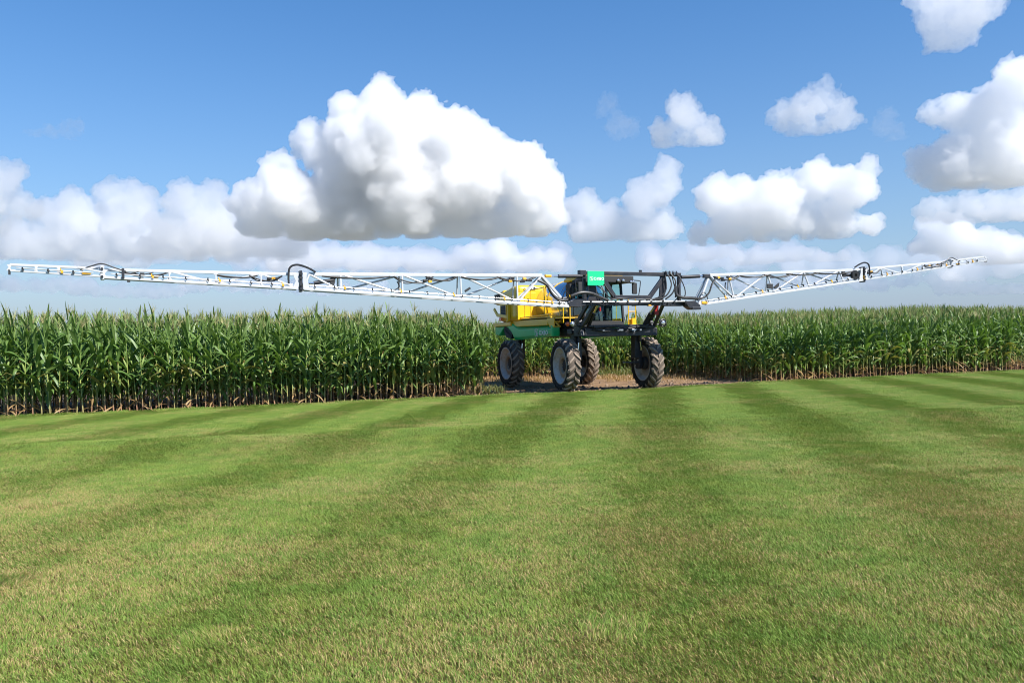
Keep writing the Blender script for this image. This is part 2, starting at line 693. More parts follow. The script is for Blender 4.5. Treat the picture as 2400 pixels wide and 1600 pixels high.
def maize(seed, segs=6, brown=0.25, n_leaf=15):
    """pieces of one plant about 2.5 m tall: list of (name, piece, material)"""
    rnd = random.Random(seed)
    out = []
    H = rnd.uniform(2.12, 2.32)
    lx, ly = rnd.uniform(-0.05, 0.05), rnd.uniform(-0.05, 0.05)

    def axis(z):
        t = z / H
        return lx * t * t, ly * t * t
    st = PB()
    zs = [0, 0.12, 0.32, 0.6, 1.0, 1.5, H]
    low, midc, top = (0.36, 0.20, 0.12), (0.33, 0.37, 0.10), (0.22, 0.31, 0.075)
    if rnd.random() < 0.4:
        low = (0.40, 0.33, 0.14)
    cols = [low, low, lerp3(low, midc, 0.35), midc, midc, top, top]
    tube_piece(st, [(*axis(z), z) for z in zs], [0.0165, 0.0162, 0.0155, 0.0145, 0.0130, 0.0095, 0.005], cols)
    out.append(('stalk', st, M_STALK))
    plane = rnd.uniform(0, math.pi)
    for i in range(n_leaf):
        t = i / (n_leaf - 1)
        z = 0.16 + (H - 0.30) * (t ** 0.95) + rnd.uniform(-0.03, 0.03)
        phi = plane + (math.pi if i % 2 else 0) + rnd.gauss(0, 0.38)
        upright = max(0.0, (t - 0.45) / 0.55)
        a0 = rnd.uniform(0.38, 0.62) * (1 - 0.62 * upright)
        a1 = rnd.uniform(1.5, 2.75) * (1 - 0.76 * upright)
        ln = (0.52 + 0.36 * math.sin(math.pi * (0.15 + 0.75 * t))) * rnd.uniform(0.85, 1.1) * (1 - 0.25 * upright)
        wd = (0.082 + 0.032 * math.sin(math.pi * t)) * rnd.uniform(0.85, 1.12) * (1 - 0.30 * upright)
        g = rnd.uniform(0, 1)
        c0 = lerp3((0.052, 0.136, 0.024), (0.105, 0.212, 0.042), g)
        c1 = lerp3(c0, (0.18, 0.26, 0.05), rnd.uniform(0.1, 0.6))
        if t > 0.75:
            c0, c1 = lerp3(c0, (0.14, 0.24, 0.06), 0.45), lerp3(c1, (0.21, 0.28, 0.09), 0.5)
        if i < 3 and rnd.random() < (0.85, 0.45, 0.12)[i] + brown - 0.25:
            c0 = lerp3((0.30, 0.13, 0.06), (0.42, 0.25, 0.12), rnd.random())
            c1 = lerp3((0.34, 0.16, 0.07), (0.48, 0.32, 0.17), rnd.random())
            a0, a1 = rnd.uniform(0.7, 2.0), rnd.uniform(2.3, 3.0)
            ln *= rnd.uniform(0.5, 0.8)
            wd *= 0.55
        elif i < 5 and rnd.random() < 0.3:
            c1 = (0.34, 0.24, 0.08)
        x, y = axis(z)
        out.append(('leaf', leaf_piece(rnd, z, x, y, phi, a0, a1, ln, wd, c0, c1, segs), M_PLANT))
    # ear in its husk
    ez = rnd.uniform(0.95, 1.2)
    ph = plane + rnd.uniform(-0.6, 0.6)
    er = PB()
    ex, ey = axis(ez)
    tl = rnd.uniform(0.2, 0.45)
    pe, re_, ce = [], [], []
    for q, rr in ((0, 0.010), (0.05, 0.024), (0.13, 0.029), (0.20, 0.022), (0.255, 0.009), (0.30, 0.004)):
        pe.append((ex + math.cos(ph) * (0.015 + q * math.sin(tl)), ey + math.sin(ph) * (0.015 + q * math.sin(tl)), ez + q * math.cos(tl)))
        re_.append(rr)
        ce.append(lerp3((0.24, 0.34, 0.09), (0.33, 0.40, 0.13), q / 0.25) if q < 0.24 else (0.22, 0.09, 0.04))
    tube_piece(er, pe, re_, ce, 6)
    out.append(('ear', er, M_STALK))
    # tassel
    ts = PB()
    x, y = axis(H)
    tc_ = lerp3((0.28, 0.32, 0.12), (0.40, 0.36, 0.17), rnd.random())
    for k in range(11):
        ph = rnd.uniform(0, 6.28)
        sp = 0.0 if k == 0 else rnd.uniform(0.25, 0.75)
        ln = 0.32 if k == 0 else rnd.uniform(0.15, 0.27)
        zb = H - 0.02 + (0 if k == 0 else rnd.uniform(0.0, 0.09))
        a = [(x, y, zb), (x + math.cos(ph) * ln * 0.5 * math.sin(sp), y + math.sin(ph) * ln * 0.5 * math.sin(sp), zb + ln * 0.5 * math.cos(sp)),
             (x + math.cos(ph) * ln * math.sin(sp * 1.25), y + math.sin(ph) * ln * math.sin(sp * 1.25), zb + ln * math.cos(sp * 1.25))]
        tube_piece(ts, a, [0.0048, 0.006, 0.003], [tc_] * 3, 3)
    out.append(('tassel', ts, M_STALK))
    return out


def height_at(x, y):
    """crop height of the stands, as they differ along the edge"""
    if x < 0 and y < 30:
        return float(np.interp(x, [-20, -12, -3.2, -1.0], [2.62, 2.66, 2.66, 2.42]))
    if y > 35.5 and x < 9.5:
        return 2.5
    return float(np.interp(x, [8, 10, 15, 22, 30], [2.34, 2.42, 2.56, 2.68, 2.7]))


# where plants stand: rows run along the lawn edge, 0.76 m apart
rp = np.random.default_rng(21)
ROW = 0.70
E_DIR = Vector((1, 0.4112, 0)).normalized()
E_N = Vector((-E_DIR.y, E_DIR.x, 0))
front, rest = [], []
A_L = Vector((-0.72, 25.2, 0))       # corner of the left stand
A_R = Vector((8.95, 29.75, 0))       # corner of the right stand
for row in range(11):
    s_ = 0.0
    while s_ < (17.5 if row < 7 else 14):
        s_ += rp.uniform(0.135, 0.215)
        p = A_L - E_DIR * s_ + E_N * (0.16 + row * ROW + rp.normal(0, 0.035))
        if row > 6 and s_ > 6:
            continue
        (front if row < 3 else rest).append((p.x, p.y, 'left', row))
for row in range(15):
    s_ = 0.0
    while s_ < 19.5:
        s_ += rp.uniform(0.14, 0.23) if row < 9 else rp.uniform(0.2, 0.3)
        p = A_R + E_DIR * s_ + E_N * (0.12 + row * ROW + rp.normal(0, 0.035))
        (front if row < 1 else rest).append((p.x, p.y, 'right', row))
for row in range(9):                  # stand behind the field entrance
    x = -3.4
    while x < 10.2:
        x += rp.uniform(0.14, 0.22)
        rest.append((x, 36.6 + 0.06 * x + row * ROW * 1.05 + rp.normal(0, 0.06), 'back', row))
for k in range(26):                   # ragged corner of the left stand
    rest.append((-1.0 - 0.42 * (k % 13) * 0.16 + rp.uniform(-0.25, 0.12), 25.5 + (k % 13) * 0.14 + rp.uniform(-0.1, 0.1), 'left', 5))
for k in range(70):                   # left flank of the entrance
    rest.append((-2.0 - 0.055 * k * 0.75 + rp.uniform(-0.6, 0.1), 26.5 + k * 0.15, 'left', 5))

EDGE_HALF = 1.24 / 2


def seen(x, y, pad):
    return abs(x) < EDGE_HALF * y + pad


VAR = [maize(300 + i, 6, 0.25 if i < 6 else 0.55) for i in range(10)]
VMESH = [[(nm, pb.mesh(nm, mt)) for (nm, pb, mt) in v] for v in VAR]
# nearest 300 in view as plants of their own
front = sorted([p for p in front if seen(p[0], p[1], 0.15)], key=lambda p: math.hypot(p[0], p[1]))
lefts = [p for p in front if p[2] == 'left'][:215]
rights = [p for p in front if p[2] == 'right'][:85]
own = lefts + rights
taken = set(id(p) for p in own)
rest += [p for p in front if id(p) not in taken]
LAB = {'left': ('tall green corn plant in the front rows left of the sprayer', 'front corn rows left of the sprayer'),
       'right': ('green corn plant in the front row right of the sprayer', 'front corn row right of the sprayer')}
for (x, y, side, row) in own:
    vi = int(rp.integers(0, 7)) if side == 'left' or x < 13 else int(rp.integers(4, 10))
    o = empty('corn_plant', (x, y, 0.0), float(rp.uniform(0, 6.283)))
    k = height_at(x, y) / 2.5 * rp.uniform(0.90, 1.07)
    o.scale = (1.0, 1.0, k)
    o.rotation_euler[0] = float(rp.normal(0, 0.032))
    o.rotation_euler[1] = float(rp.normal(0, 0.032))
    tag(o, LAB[side][0], 'corn', LAB[side][1])
    for nm, me in VMESH[vi]:
        c = bpy.data.objects.new(nm, me)
        c.parent = o
        COL.objects.link(c)

# everything behind them as one stand
LOW = [maize(500 + i, 3, 0.25, 14) for i in range(8)]
PACK = []
for v in LOW:
    V_, F_, C_ = [], [], []
    k = 0
    for nm, pb, mt in v:
        V_ += pb.v
        F_ += [tuple(i + k for i in f) for f in pb.f]
        C_ += pb.c
        k += len(pb.v)
    PACK.append((np.array(V_), np.array(F_, np.int64), np.array(C_)))
VV, FF, CC = [], [], []
k = 0
for (x, y, side, row) in rest:
    if not seen(x, y, 2.5):
        continue
    V_, F_, C_ = PACK[int(rp.integers(0, 8))]
    a = rp.uniform(0, 6.283)
    hs_ = height_at(x, y) / 2.5 * rp.uniform(0.93, 1.05)
    if side == 'right':
        hs_ *= 1.0 + 0.012 * row
    lx, ly = rp.normal(0, 0.025, 2)
    X = V_[:, 0] * math.cos(a) - V_[:, 1] * math.sin(a) + lx * V_[:, 2]
    Y = V_[:, 0] * math.sin(a) + V_[:, 1] * math.cos(a) + ly * V_[:, 2]
    VV.append(np.stack([X + x, Y + y, V_[:, 2] * hs_], 1))
    FF.append(F_ + k)
    CC.append(C_ * rp.uniform(0.82, 1.18))
    k += len(V_)
VV, FF, CC = np.concatenate(VV).astype(np.float32), np.concatenate(FF), np.concatenate(CC)
me = bpy.data.meshes.new('corn_field')
me.vertices.add(len(VV))
me.vertices.foreach_set('co', VV.ravel())
me.loops.add(FF.size)
me.loops.foreach_set('vertex_index', FF.ravel().astype(np.int32))
me.polygons.add(len(FF))
me.polygons.foreach_set('loop_start', np.arange(0, FF.size, 4, dtype=np.int32))
me.polygons.foreach_set('use_smooth', np.ones(len(FF), bool))
me.update(calc_edges=True)
a = me.color_attributes.new('tint', 'FLOAT_COLOR', 'POINT')
a.data.foreach_set('color', np.concatenate([CC, np.ones((len(CC), 1))], 1).astype(np.float32).ravel())
tag(link_mesh('corn_field', me, None, M_PLANT), 'dense green corn rows standing behind the front plants', 'corn', kind='stuff')

# dry weeds and straw in the entrance
rw = np.random.default_rng(77)
pb = PB()


def sprig(x, y, n, h, c0, c1, spread):
    for _ in range(n):
        a = rw.uniform(0, 6.283)
        ln = h * rw.uniform(0.5, 1.1)
        le = rw.uniform(0.2, spread)
        w = rw.uniform(0.004, 0.010)
        bx, by = x + rw.normal(0, 0.09), y + rw.normal(0, 0.09)
        d = (math.cos(a) * math.sin(le), math.sin(a) * math.sin(le), math.cos(le))
        s = (-math.sin(a) * w, math.cos(a) * w)
        k = len(pb.v)
        c = lerp3(c0, c1, rw.random())
        m_ = (bx + d[0] * ln * 0.55, by + d[1] * ln * 0.55, d[2] * ln * 0.62)
        t_ = (bx + d[0] * ln * 1.1, by + d[1] * ln * 1.1, max(0.02, d[2] * ln * 0.85))
        pb.v += [(bx - s[0], by - s[1], 0.0), (bx + s[0], by + s[1], 0.0), (m_[0] + s[0], m_[1] + s[1], m_[2]), (m_[0] - s[0], m_[1] - s[1], m_[2]), t_]
        pb.c += [c] * 5
        pb.f += [(k, k + 1, k + 2, k + 3), (k + 3, k + 2, k + 4)]


for _ in range(900):
    x = rw.uniform(-2.2, 10.5)
    y = 36.2 - abs(rw.normal(0, 2.1))
    if y < edge_y(x) + 2.2 - (0 if x < 7 else 1.5):
        continue
    sprig(x, y, 9, 0.28, (0.32, 0.18, 0.085), (0.54, 0.37, 0.18), 1.35)
for _ in range(110):
    sprig(rw.normal(5.2, 1.1), rw.normal(36.0, 0.45), 12, 0.62, (0.10, 0.16, 0.04), (0.28, 0.26, 0.09), 0.9)
for _ in range(60):
    sprig(rw.uniform(-1.2, -0.4), rw.uniform(25.4, 27.5), 10, 0.35, (0.10, 0.18, 0.04), (0.36, 0.28, 0.12), 1.0)
for x in np.arange(-15.0, 23.0, 0.10):          # fallen leaves along the foot of the maize
    if -0.9 < x < 9.0:
        continue
    sprig(x, float(edge_y(x)) + rw.uniform(0.05, 0.55), 3, 0.15, (0.22, 0.10, 0.05), (0.44, 0.28, 0.15), 1.1)
me = pb.mesh('dry_weeds', M_PLANT)
tag(link_mesh('dry_weeds', me), 'dry straw, fallen leaves and low weeds behind the sprayer and at the foot of the corn', 'weeds', kind='stuff')


# clods on the bare soil
pb = PB()
for _ in range(900):
    x = rw.uniform(-1.4, 11.5)
    y = float(edge_y(x)) + abs(rw.normal(0.0, 2.6)) - 0.02
    if y > 37:
        continue
    r = abs(rw.normal(0.018, 0.02)) + 0.008
    k = len(pb.v)
    q = rw.uniform(0, 6.283)
    c = lerp3((0.11, 0.07, 0.042), (0.28, 0.19, 0.12), rw.random())
    for i in range(5):
        a = q + 2 * math.pi * i / 5
        rr = r * rw.uniform(0.75, 1.25)
        pb.v.append((x + math.cos(a) * rr, y + math.sin(a) * rr, 0.0))
    for i in range(5):
        a = q + 2 * math.pi * (i + 0.4) / 5
        rr = r * rw.uniform(0.5, 0.8)
        pb.v.append((x + math.cos(a) * rr, y + math.sin(a) * rr, 0.015 + r * rw.uniform(0.5, 0.9)))
    pb.v.append((x, y, 0.018 + r * 0.95))
    pb.c += [c] * 11
    for i in range(5):
        j = (i + 1) % 5
        pb.f += [(k + i, k + j, k + 5 + i), (k + j, k + 5 + j, k + 5 + i), (k + 5 + i, k + 5 + j, k + 10)]
tag(link_mesh('soil_clods', pb.mesh('soil_clods', M_STALK)), 'brown clods of soil lying on the bare field entrance', 'soil', kind='stuff')


# ------------------------------------------------------------------ the sprayer
# local axes: x along the boom (towards the right of the photo), y to the rear, z up; origin under the front axle
SPR = empty('crop_sprayer', (3.05, 26.62, 0.012), R(24))
tag(SPR, 'high-clearance yellow, green and black crop sprayer with white booms spread wide', 'sprayer')

K_BLACK = pm('black steel', (0.022, 0.024, 0.032), 0.42, 0.0, 0.25, 2.5, dirt=0.35, dirt_rgb=(0.10, 0.085, 0.07))
K_RUBBER = pm('hose rubber', (0.014, 0.014, 0.015), 0.5, 0, 0.2, 6)
K_TYRE = pm('tyre rubber', (0.013, 0.0125, 0.012), 0.85, 0, 0.25, 3, dirt=0.6, dirt_rgb=(0.075, 0.060, 0.048), bump=0.2)
K_TREAD = pm('dusty tread', (0.30, 0.235, 0.18), 0.95, 0, 0.35, 5, dirt=0.5, dirt_rgb=(0.10, 0.08, 0.065), bump=0.4)
K_RIM = pm('grey rim paint', (0.52, 0.51, 0.49), 0.45, 0, 0.12, 2, dirt=0.8, dirt_rgb=(0.33, 0.24, 0.16))
_n = NT(K_TYRE.node_tree)                 # dust sits on the tread face of the carcass
_p = K_TYRE.node_tree.nodes['Principled BSDF']
_src = _p.inputs['Base Color'].links[0].from_socket
_tc = _n.node('ShaderNodeTexCoord')
_r = _n.v('LENGTH', _n.v('MULTIPLY', _tc.outputs['Object'], (0, 1, 1)))
_n.put(_p.inputs['Base Color'], _n.mix(_n.m('MULTIPLY', _n.rng(_r, 0.76, 0.80), 0.85), _src, (0.14, 0.108, 0.082)))
_n = NT(K_RIM.node_tree)
_p = K_RIM.node_tree.nodes['Principled BSDF']
_src = _p.inputs['Base Color'].links[0].from_socket
_tc = _n.node('ShaderNodeTexCoord')
_r = _n.v('LENGTH', _n.v('MULTIPLY', _tc.outputs['Object'], (0, 1, 1)))
_nz = _n.noise(_tc.outputs['Object'], 7.0, 4, 0.6)
_dust = _n.m('MULTIPLY', _n.rng(_n.m('ADD', _r, _n.m('MULTIPLY', _nz, 0.12)), 0.56, 0.36), 0.85)
_n.put(_p.inputs['Base Color'], _n.mix(_dust, _src, (0.30, 0.205, 0.13)))
K_YELLOW = pm('yellow paint', (0.84, 0.50, 0.010), 0.38, 0, 0.06, 1.2, coat=0.35, dirt=0.10, dirt_rgb=(0.40, 0.28, 0.08))
K_GREEN = pm('green paint', (0.004, 0.50, 0.150), 0.36, 0, 0.06, 1.2, coat=0.4, dirt=0.08, dirt_rgb=(0.10, 0.18, 0.08))
K_SIGN = pm('bright green panel', (0.0, 0.60, 0.235), 0.5, 0, 0.03, 1.0)
K_WHITE = pm('white boom paint', (0.56, 0.575, 0.595), 0.36, 0.0, 0.10, 3, dirt=0.15, dirt_rgb=(0.36, 0.35, 0.33))
K_STEEL = pm('stainless steel', (0.62, 0.65, 0.68), 0.16, 1.0, 0.05, 1.5)
K_CHROME = pm('polished rod', (0.75, 0.76, 0.78), 0.12, 1.0, 0.03)
K_PIPE = pm('spray pipe', (0.72, 0.73, 0.74), 0.3, 0.6, 0.05)
K_CLAMP = pm('yellow bracket', (0.82, 0.42, 0.03), 0.5, 0, 0.08)
K_AMBER = pm('amber lens', (0.85, 0.13, 0.01), 0.2, 0, 0.03, coat=0.5)
K_RED = pm('red plate', (0.35, 0.015, 0.012), 0.4, 0, 0.05)
K_LENS = pm('lamp lens', (0.62, 0.64, 0.66), 0.08, 0.75, 0.06, 20)
K_INK = pm('white lettering', (0.82, 0.84, 0.84), 0.5, 0, 0.02)
K_DARK = pm('cab interior', (0.030, 0.031, 0.033), 0.7, 0, 0.2, 4)


def glass_material():
    m = bpy.data.materials.new('tinted cab glass')
    m.use_nodes = True
    n = NT(m.node_tree)
    m.node_tree.nodes.remove(m.node_tree.nodes['Principled BSDF'])
    out = m.node_tree.nodes['Material Output']
    t = n.node('ShaderNodeBsdfTransparent')
    t.inputs['Color'].default_value = (0.84, 0.955, 0.93, 1)
    g = n.node('ShaderNodeBsdfGlossy')
    g.inputs['Roughness'].default_value = 0.02
    f = n.node('ShaderNodeFresnel')
    gb_ = n.node('ShaderNodeNewGeometry')
    n.put(f.inputs['IOR'], n.m('MULTIPLY_ADD', gb_.outputs['Backfacing'], 1 / 1.45 - 1.45, 1.45))   # thin pane: same reflection from both faces
    ms = n.node('ShaderNodeMixShader')
    n.put(ms.inputs[0], f.outputs[0])
    n.t.links.new(t.outputs[0], ms.inputs[1])
    n.t.links.new(g.outputs[0], ms.inputs[2])
    n.t.links.new(ms.outputs[0], out.inputs['Surface'])
    return m


K_GLASS = glass_material()

# --- wheels: tyre with lugs, dished rim, hub
WR = 0.85
HW = 0.20


def wheel_meshes():
    ty = MB()
    prof = [(0.565, -0.165), (0.60, -0.195), (0.68, -0.225), (0.755, -0.215), (0.795, -0.175), (0.805, 0.0),
            (0.795, 0.175), (0.755, 0.215), (0.68, 0.225), (0.60, 0.195), (0.565, 0.165)]
    ty.lathe(prof, 56)
    tyre = ty.mesh('tyre', K_TYRE, True)
    lg = MB()
    NL = 20
    for side in (-1, 1):
        for k in range(NL):
            a0 = 2 * math.pi * (k + (0.5 if side > 0 else 0.0)) / NL
            rows = []
            for j in range(5):
                t = j / 4
                x = side * (0.012 + 0.204 * t)
                ang = a0 + 0.30 * t - 0.06 * t * t
                top = WR - 0.012 * t if t < 0.95 else WR - 0.055
                base = 0.79 - (0.02 if t > 0.7 else 0)
                half = (0.036 + 0.008 * t) / WR
                rows.append([(x, r * math.cos(ang + s * half * wq), r * math.sin(ang + s * half * wq))
                             for (r, s, wq) in ((base, -1, 1.35), (top, -1, 0.9), (top, 1, 0.9), (base, 1, 1.35))])
            vs = [p for r_ in rows for p in r_]
            fs = []
            for j in range(4):
                for q in range(3):
                    fs.append((j * 4 + q, j * 4 + q + 1, j * 4 + 5 + q, j * 4 + 4 + q))
            fs += [(0, 1, 2, 3), (19, 18, 17, 16)]
            # shoulder end of the lug runs down the sidewall
            x2 = side * 0.226
            ang = a0 + 0.27
            k0 = len(vs)
            hh = 0.034 / WR
            vs += [(x2, 0.73 * math.cos(ang + s * hh), 0.73 * math.sin(ang + s * hh)) for s in (-1, 1)]
            fs += [(17, 18, k0 + 1, k0)]
            lg.add(vs, fs)
    lug = lg.mesh('tread', K_TREAD)
    rm = MB()
    rm.lathe([(0.565, -0.17), (0.585, -0.185), (0.585, -0.195), (0.555, -0.19), (0.535, -0.165), (0.525, -0.11), (0.475, -0.095), (0.455, -0.05),
              (0.385, -0.045), (0.350, -0.075), (0.26, -0.085), (0.225, -0.07), (0.215, -0.02), (0.20, 0.02), (0.20, 0.05), (0.42, 0.05), (0.46, 0.03),
              (0.50, 0.06), (0.525, 0.11), (0.535, 0.165), (0.555, 0.19), (0.585, 0.195), (0.585, 0.185), (0.565, 0.17)], 56)
    rim = rm.mesh('rim', K_RIM, True)
    hb = MB()
    hb.lathe([(0.0, -0.05), (0.10, -0.05), (0.12, -0.03), (0.19, -0.015), (0.205, 0.0), (0.205, 0.16), (0.15, 0.2), (0.0, 0.2)], 28)
    for k in range(10):
        a = 2 * math.pi * k / 10
        hb.tube((-0.035, 0.155 * math.cos(a), 0.155 * math.sin(a)), (-0.002, 0.155 * math.cos(a), 0.155 * math.sin(a)), 0.014, 6)
    hub = hb.mesh('hub', K_DARK)
    for m_ in (tyre, lug, rim, hub):
        b = bmesh.new()
        b.from_mesh(m_)
        bmesh.ops.recalc_face_normals(b, faces=b.faces)
        b.to_mesh(m_)
        b.free()
    return tyre, lug, rim, hub


TY, LG, RM, HB = wheel_meshes()
for (x, y, steer) in ((-1.52, 0.0, -6), (1.52, 0.0, -6), (-1.52, 4.24, -2), (1.52, 4.24, -2)):
    w = link_mesh('wheel', RM, SPR)
    w.name = 'wheel'
    w.location = (x, y, WR)
    w.rotation_euler = (random.Random(int(x * 10 + y)).uniform(0, 0.3), 0, R(steer) + (math.pi if x > 0 else 0))
    for nm, me in (('tyre', TY), ('tread', LG), ('hub', HB)):
        c = link_mesh(nm, me, w)

# --- wheel legs
for (x, y) in ((-1.52, 0.0), (1.52, 0.0), (-1.52, 4.24), (1.52, 4.24)):
    s = -1 if x < 0 else 1
    xi = x - s * 0.40
    m = MB().box((xi - 0.13, y - 0.13, 1.02), (xi + 0.13, y + 0.13, 1.86))
    m.prism([(y - 0.13, 1.05), (y - 0.13, 0.78), (y - 0.07, 0.66), (y + 0.09, 0.66), (y + 0.20, 0.80), (y + 0.20, 1.10), (y + 0.13, 1.20)], 0, xi + s * 0.02, xi + s * 0.14)
    m.tube((xi + s * 0.06, y, WR), (x - s * 0.03, y, WR), 0.09, 16)
    leg = m.build('wheel_leg', K_BLACK, SPR, bevel=0.012)
    p = MB()
    for (dy, dz) in ((0.12, 1.0), (0.14, 0.88), (0.10, 0.77), (-0.06, 0.95)):
        p.tube((xi + s * -0.005, y + dy, dz), (xi + s * 0.015, y + dy, dz), 0.022, 8)
    p.build('bolt', K_RIM, leg)
    MB().tube((xi - s * 0.02, y - 0.20, 1.86), (xi + s * 0.05, y - 0.20, 1.28), 0.028, 8).build('suspension_strut', K_CHROME, leg)
    MB().tube((xi - s * 0.02, y - 0.20, 1.86), (xi + s * 0.015, y - 0.20, 1.56), 0.045, 10).build('strut_sleeve', K_BLACK, leg)
MB().bar((0.45, -0.22, 0.90), (1.2, -0.18, 0.88), 0.04).build('tie_rod', K_BLACK, SPR)

# --- chassis
m = MB()
for s in (-1, 1):
    m.box((s * 1.02 - 0.10, -0.62, 1.78), (s * 1.02 + 0.10, 5.25, 2.02))
m.box((-1.22, -0.78, 1.74), (1.42, -0.50, 1.99))
m.box((-1.0, -0.10, 1.80), (1.0, 0.12, 2.0))
m.box((-1.3, 4.08, 1.76), (1.3, 4.40, 2.0))
m.box((-0.92, 1.2, 1.84), (0.92, 5.1, 2.2))
m.box((-1.36, -0.16, 1.83), (-1.12, 0.16, 1.98)).box((1.12, -0.16, 1.83), (1.36, 0.16, 1.98))
ch = m.build('chassis_frame', K_BLACK, SPR, bevel=0.015)
m = MB()
m.box((-0.95, -0.86, 2.005), (0.95, -0.48, 2.10))
m.bar((-1.1, -0.82, 2.06), (1.3, -0.82, 2.02), 0.05)
m.build('front_shelf', K_BLACK, ch, bevel=0.01)
m = MB()
m.sweep([(-1.0, -0.84, 1.96), (-0.5, -0.86, 1.90), (0.0, -0.86, 1.97), (0.45, -0.88, 1.88), (0.9, -0.86, 1.96), (1.3, -0.8, 2.02)], 0.018, 6, 5)
m.sweep([(-0.9, -0.86, 2.0), (-0.3, -0.9, 2.04), (0.2, -0.9, 1.98), (0.75, -0.9, 2.05), (1.2, -0.86, 2.15)], 0.014, 6, 5)
m.build('hydraulic_hose', K_RUBBER, ch)
rr = random.Random(5)
for k in range(9):
    x = rr.uniform(-0.95, 1.2)
    z = rr.choice((1.9, 2.06, 1.86))
    w = rr.uniform(0.05, 0.16)
    MB().box((x, -0.90, z), (x + w, -0.79, z + rr.uniform(0.03, 0.07))).build('valve_fitting', rr.choice((K_CHROME, K_PIPE, K_BLACK)), ch, bevel=0.006)

# --- rear engine hood, yellow
hd = MB()
# front block of the hood: its forward face carries a big arch that clears the tank
hd.prism([(3.42, 2.34), (5.10, 2.34), (5.10, 3.08), (5.16, 3.34), (4.9, 3.46), (3.95, 3.62), (3.42, 3.64)], 0, -1.60, 1.60)
hood = hd.build('engine_hood', K_YELLOW, SPR, bevel=0.20)
hd = MB()
hd.prism([(5.06, 3.02), (5.95, 3.02), (6.02, 3.20), (5.80, 3.46), (5.12, 3.56)], 0, -1.38, 1.38)
tail = hd.build('tail_hood', K_YELLOW, hood, bevel=0.12)
# mesh grille on the tail: frame with bars
g_ = MB()
for k in range(9):
    y = 5.42 + k * 0.06
    g_.bar((-1.392, y, 3.08), (-1.392, y, 3.38 - 0.012 * k * k * 0.3), 0.012)
for k in range(6):
    g_.bar((-1.394, 5.40, 3.08 + k * 0.06), (-1.394, 5.93, 3.08 + k * 0.06), 0.012)
g_.build('grille', K_DARK, hood)
MB().box((-1.39, 5.38, 3.06), (-1.385, 5.95, 3.42)).build('grille_backing', K_DARK, hood)
# darker service panels on the hood's side
MB().box((-1.612, 4.25, 2.55), (-1.60, 4.85, 2.95)).build('side_vent', K_DARK, hood, bevel=0.004)
for k in range(6):
    MB().bar((-1.62, 4.28, 2.60 + k * 0.06), (-1.62, 4.82, 2.60 + k * 0.06), 0.014).build('vent_slat', K_BLACK, hood)
MB().box((-1.58, 3.395, 2.40), (-1.0, 3.415, 2.98)).build('access_door', K_YELLOW, hood, bevel=0.004)
MB().box((-1.58, 3.395, 3.02), (-0.85, 3.415, 3.34)).build('access_door', K_YELLOW, hood, bevel=0.004)
MB().box((-1.02, 3.385, 3.47), (-0.86, 3.41, 3.57)).build('decal', K_INK, hood)
MB().box((-0.96, 3.379, 3.49), (-0.88, 3.384, 3.555)).build('decal_mark', K_DARK, hood)
for (x, z) in ((-1.3, 3.50), (-1.22, 3.42), (-1.45, 3.2)):
    MB().tube((x, 3.40, z), (x, 3.37, z), 0.02, 8).build('latch', K_BLACK, hood)
# yellow sub-frame, lower band
m = MB()
m.box((-1.56, 4.1, 2.20), (1.56, 5.75, 2.345))
m.prism([(1.30, 2.36), (4.12, 2.38), (4.12, 2.16), (1.30, 2.14)], 0, -1.47, -1.36)
m.prism([(1.30, 2.36), (4.12, 2.38), (4.12, 2.16), (1.30, 2.14)], 0, 1.36, 1.47)
m.build('lower_skirt', K_YELLOW, SPR, bevel=0.02)
# yellow rear guard bracket
m = MB()
m.bar((-1.66, 4.02, 3.02), (-1.66, 4.02, 2.36), 0.10, 0.05)
m.bar((-1.66, 4.20, 2.95), (-1.66, 4.16, 2.34), 0.07, 0.05)
m.bar((-1.66, 4.10, 2.52), (-1.66, 5.05, 2.62), 0.06, 0.12)
m.bar((-1.66, 5.02, 2.60), (-1.66, 5.35, 2.86), 0.06, 0.10)
gb = m.build('corner_guard', K_YELLOW, SPR, bevel=0.01)
MB().box((-1.70, 4.62, 2.39), (-1.64, 4.84, 2.52)).build('marker_lamp', K_AMBER, gb, bevel=0.02)

# --- stainless tank lying behind the cab
tk = MB()
TR, TZ = 0.88, 2.83
tk.lathe([(0.0, 1.28), (0.35, 1.29), (0.62, 1.33), (0.78, 1.40), (0.86, 1.50), (TR, 1.60), (TR, 3.40), (0.86, 3.46), (0.0, 3.46)], 64, (0, 0, TZ), 1)
tank = tk.build('spray_tank', K_STEEL, SPR, True)
for y in (1.62, 2.5):
    b = MB()
    b.lathe([(TR + 0.002, y), (TR + 0.014, y), (TR + 0.014, y + 0.05), (TR + 0.002, y + 0.05)], 64, (0, 0, TZ), 1, True)
    b.build('tank_band', K_STEEL if y < 2 else K_YELLOW, tank, True)
b = MB()
for y in (1.75, 3.0):
    b.prism([(-0.85, 2.2), (0.85, 2.2), (0.62, 2.45), (0.0, 2.2), (-0.62, 2.45)][:3] + [(-0.62, 2.45)], 1, y, y + 0.12)
b.build('tank_saddle', K_YELLOW, tank, bevel=0.01)
MB().lathe([(0.0, 3.80), (0.2, 3.80), (0.22, 3.77), (0.22, 3.66), (0.26, 3.66)], 24, (0, 2.3, 0), 2).build('tank_lid', K_DARK, tank, True)

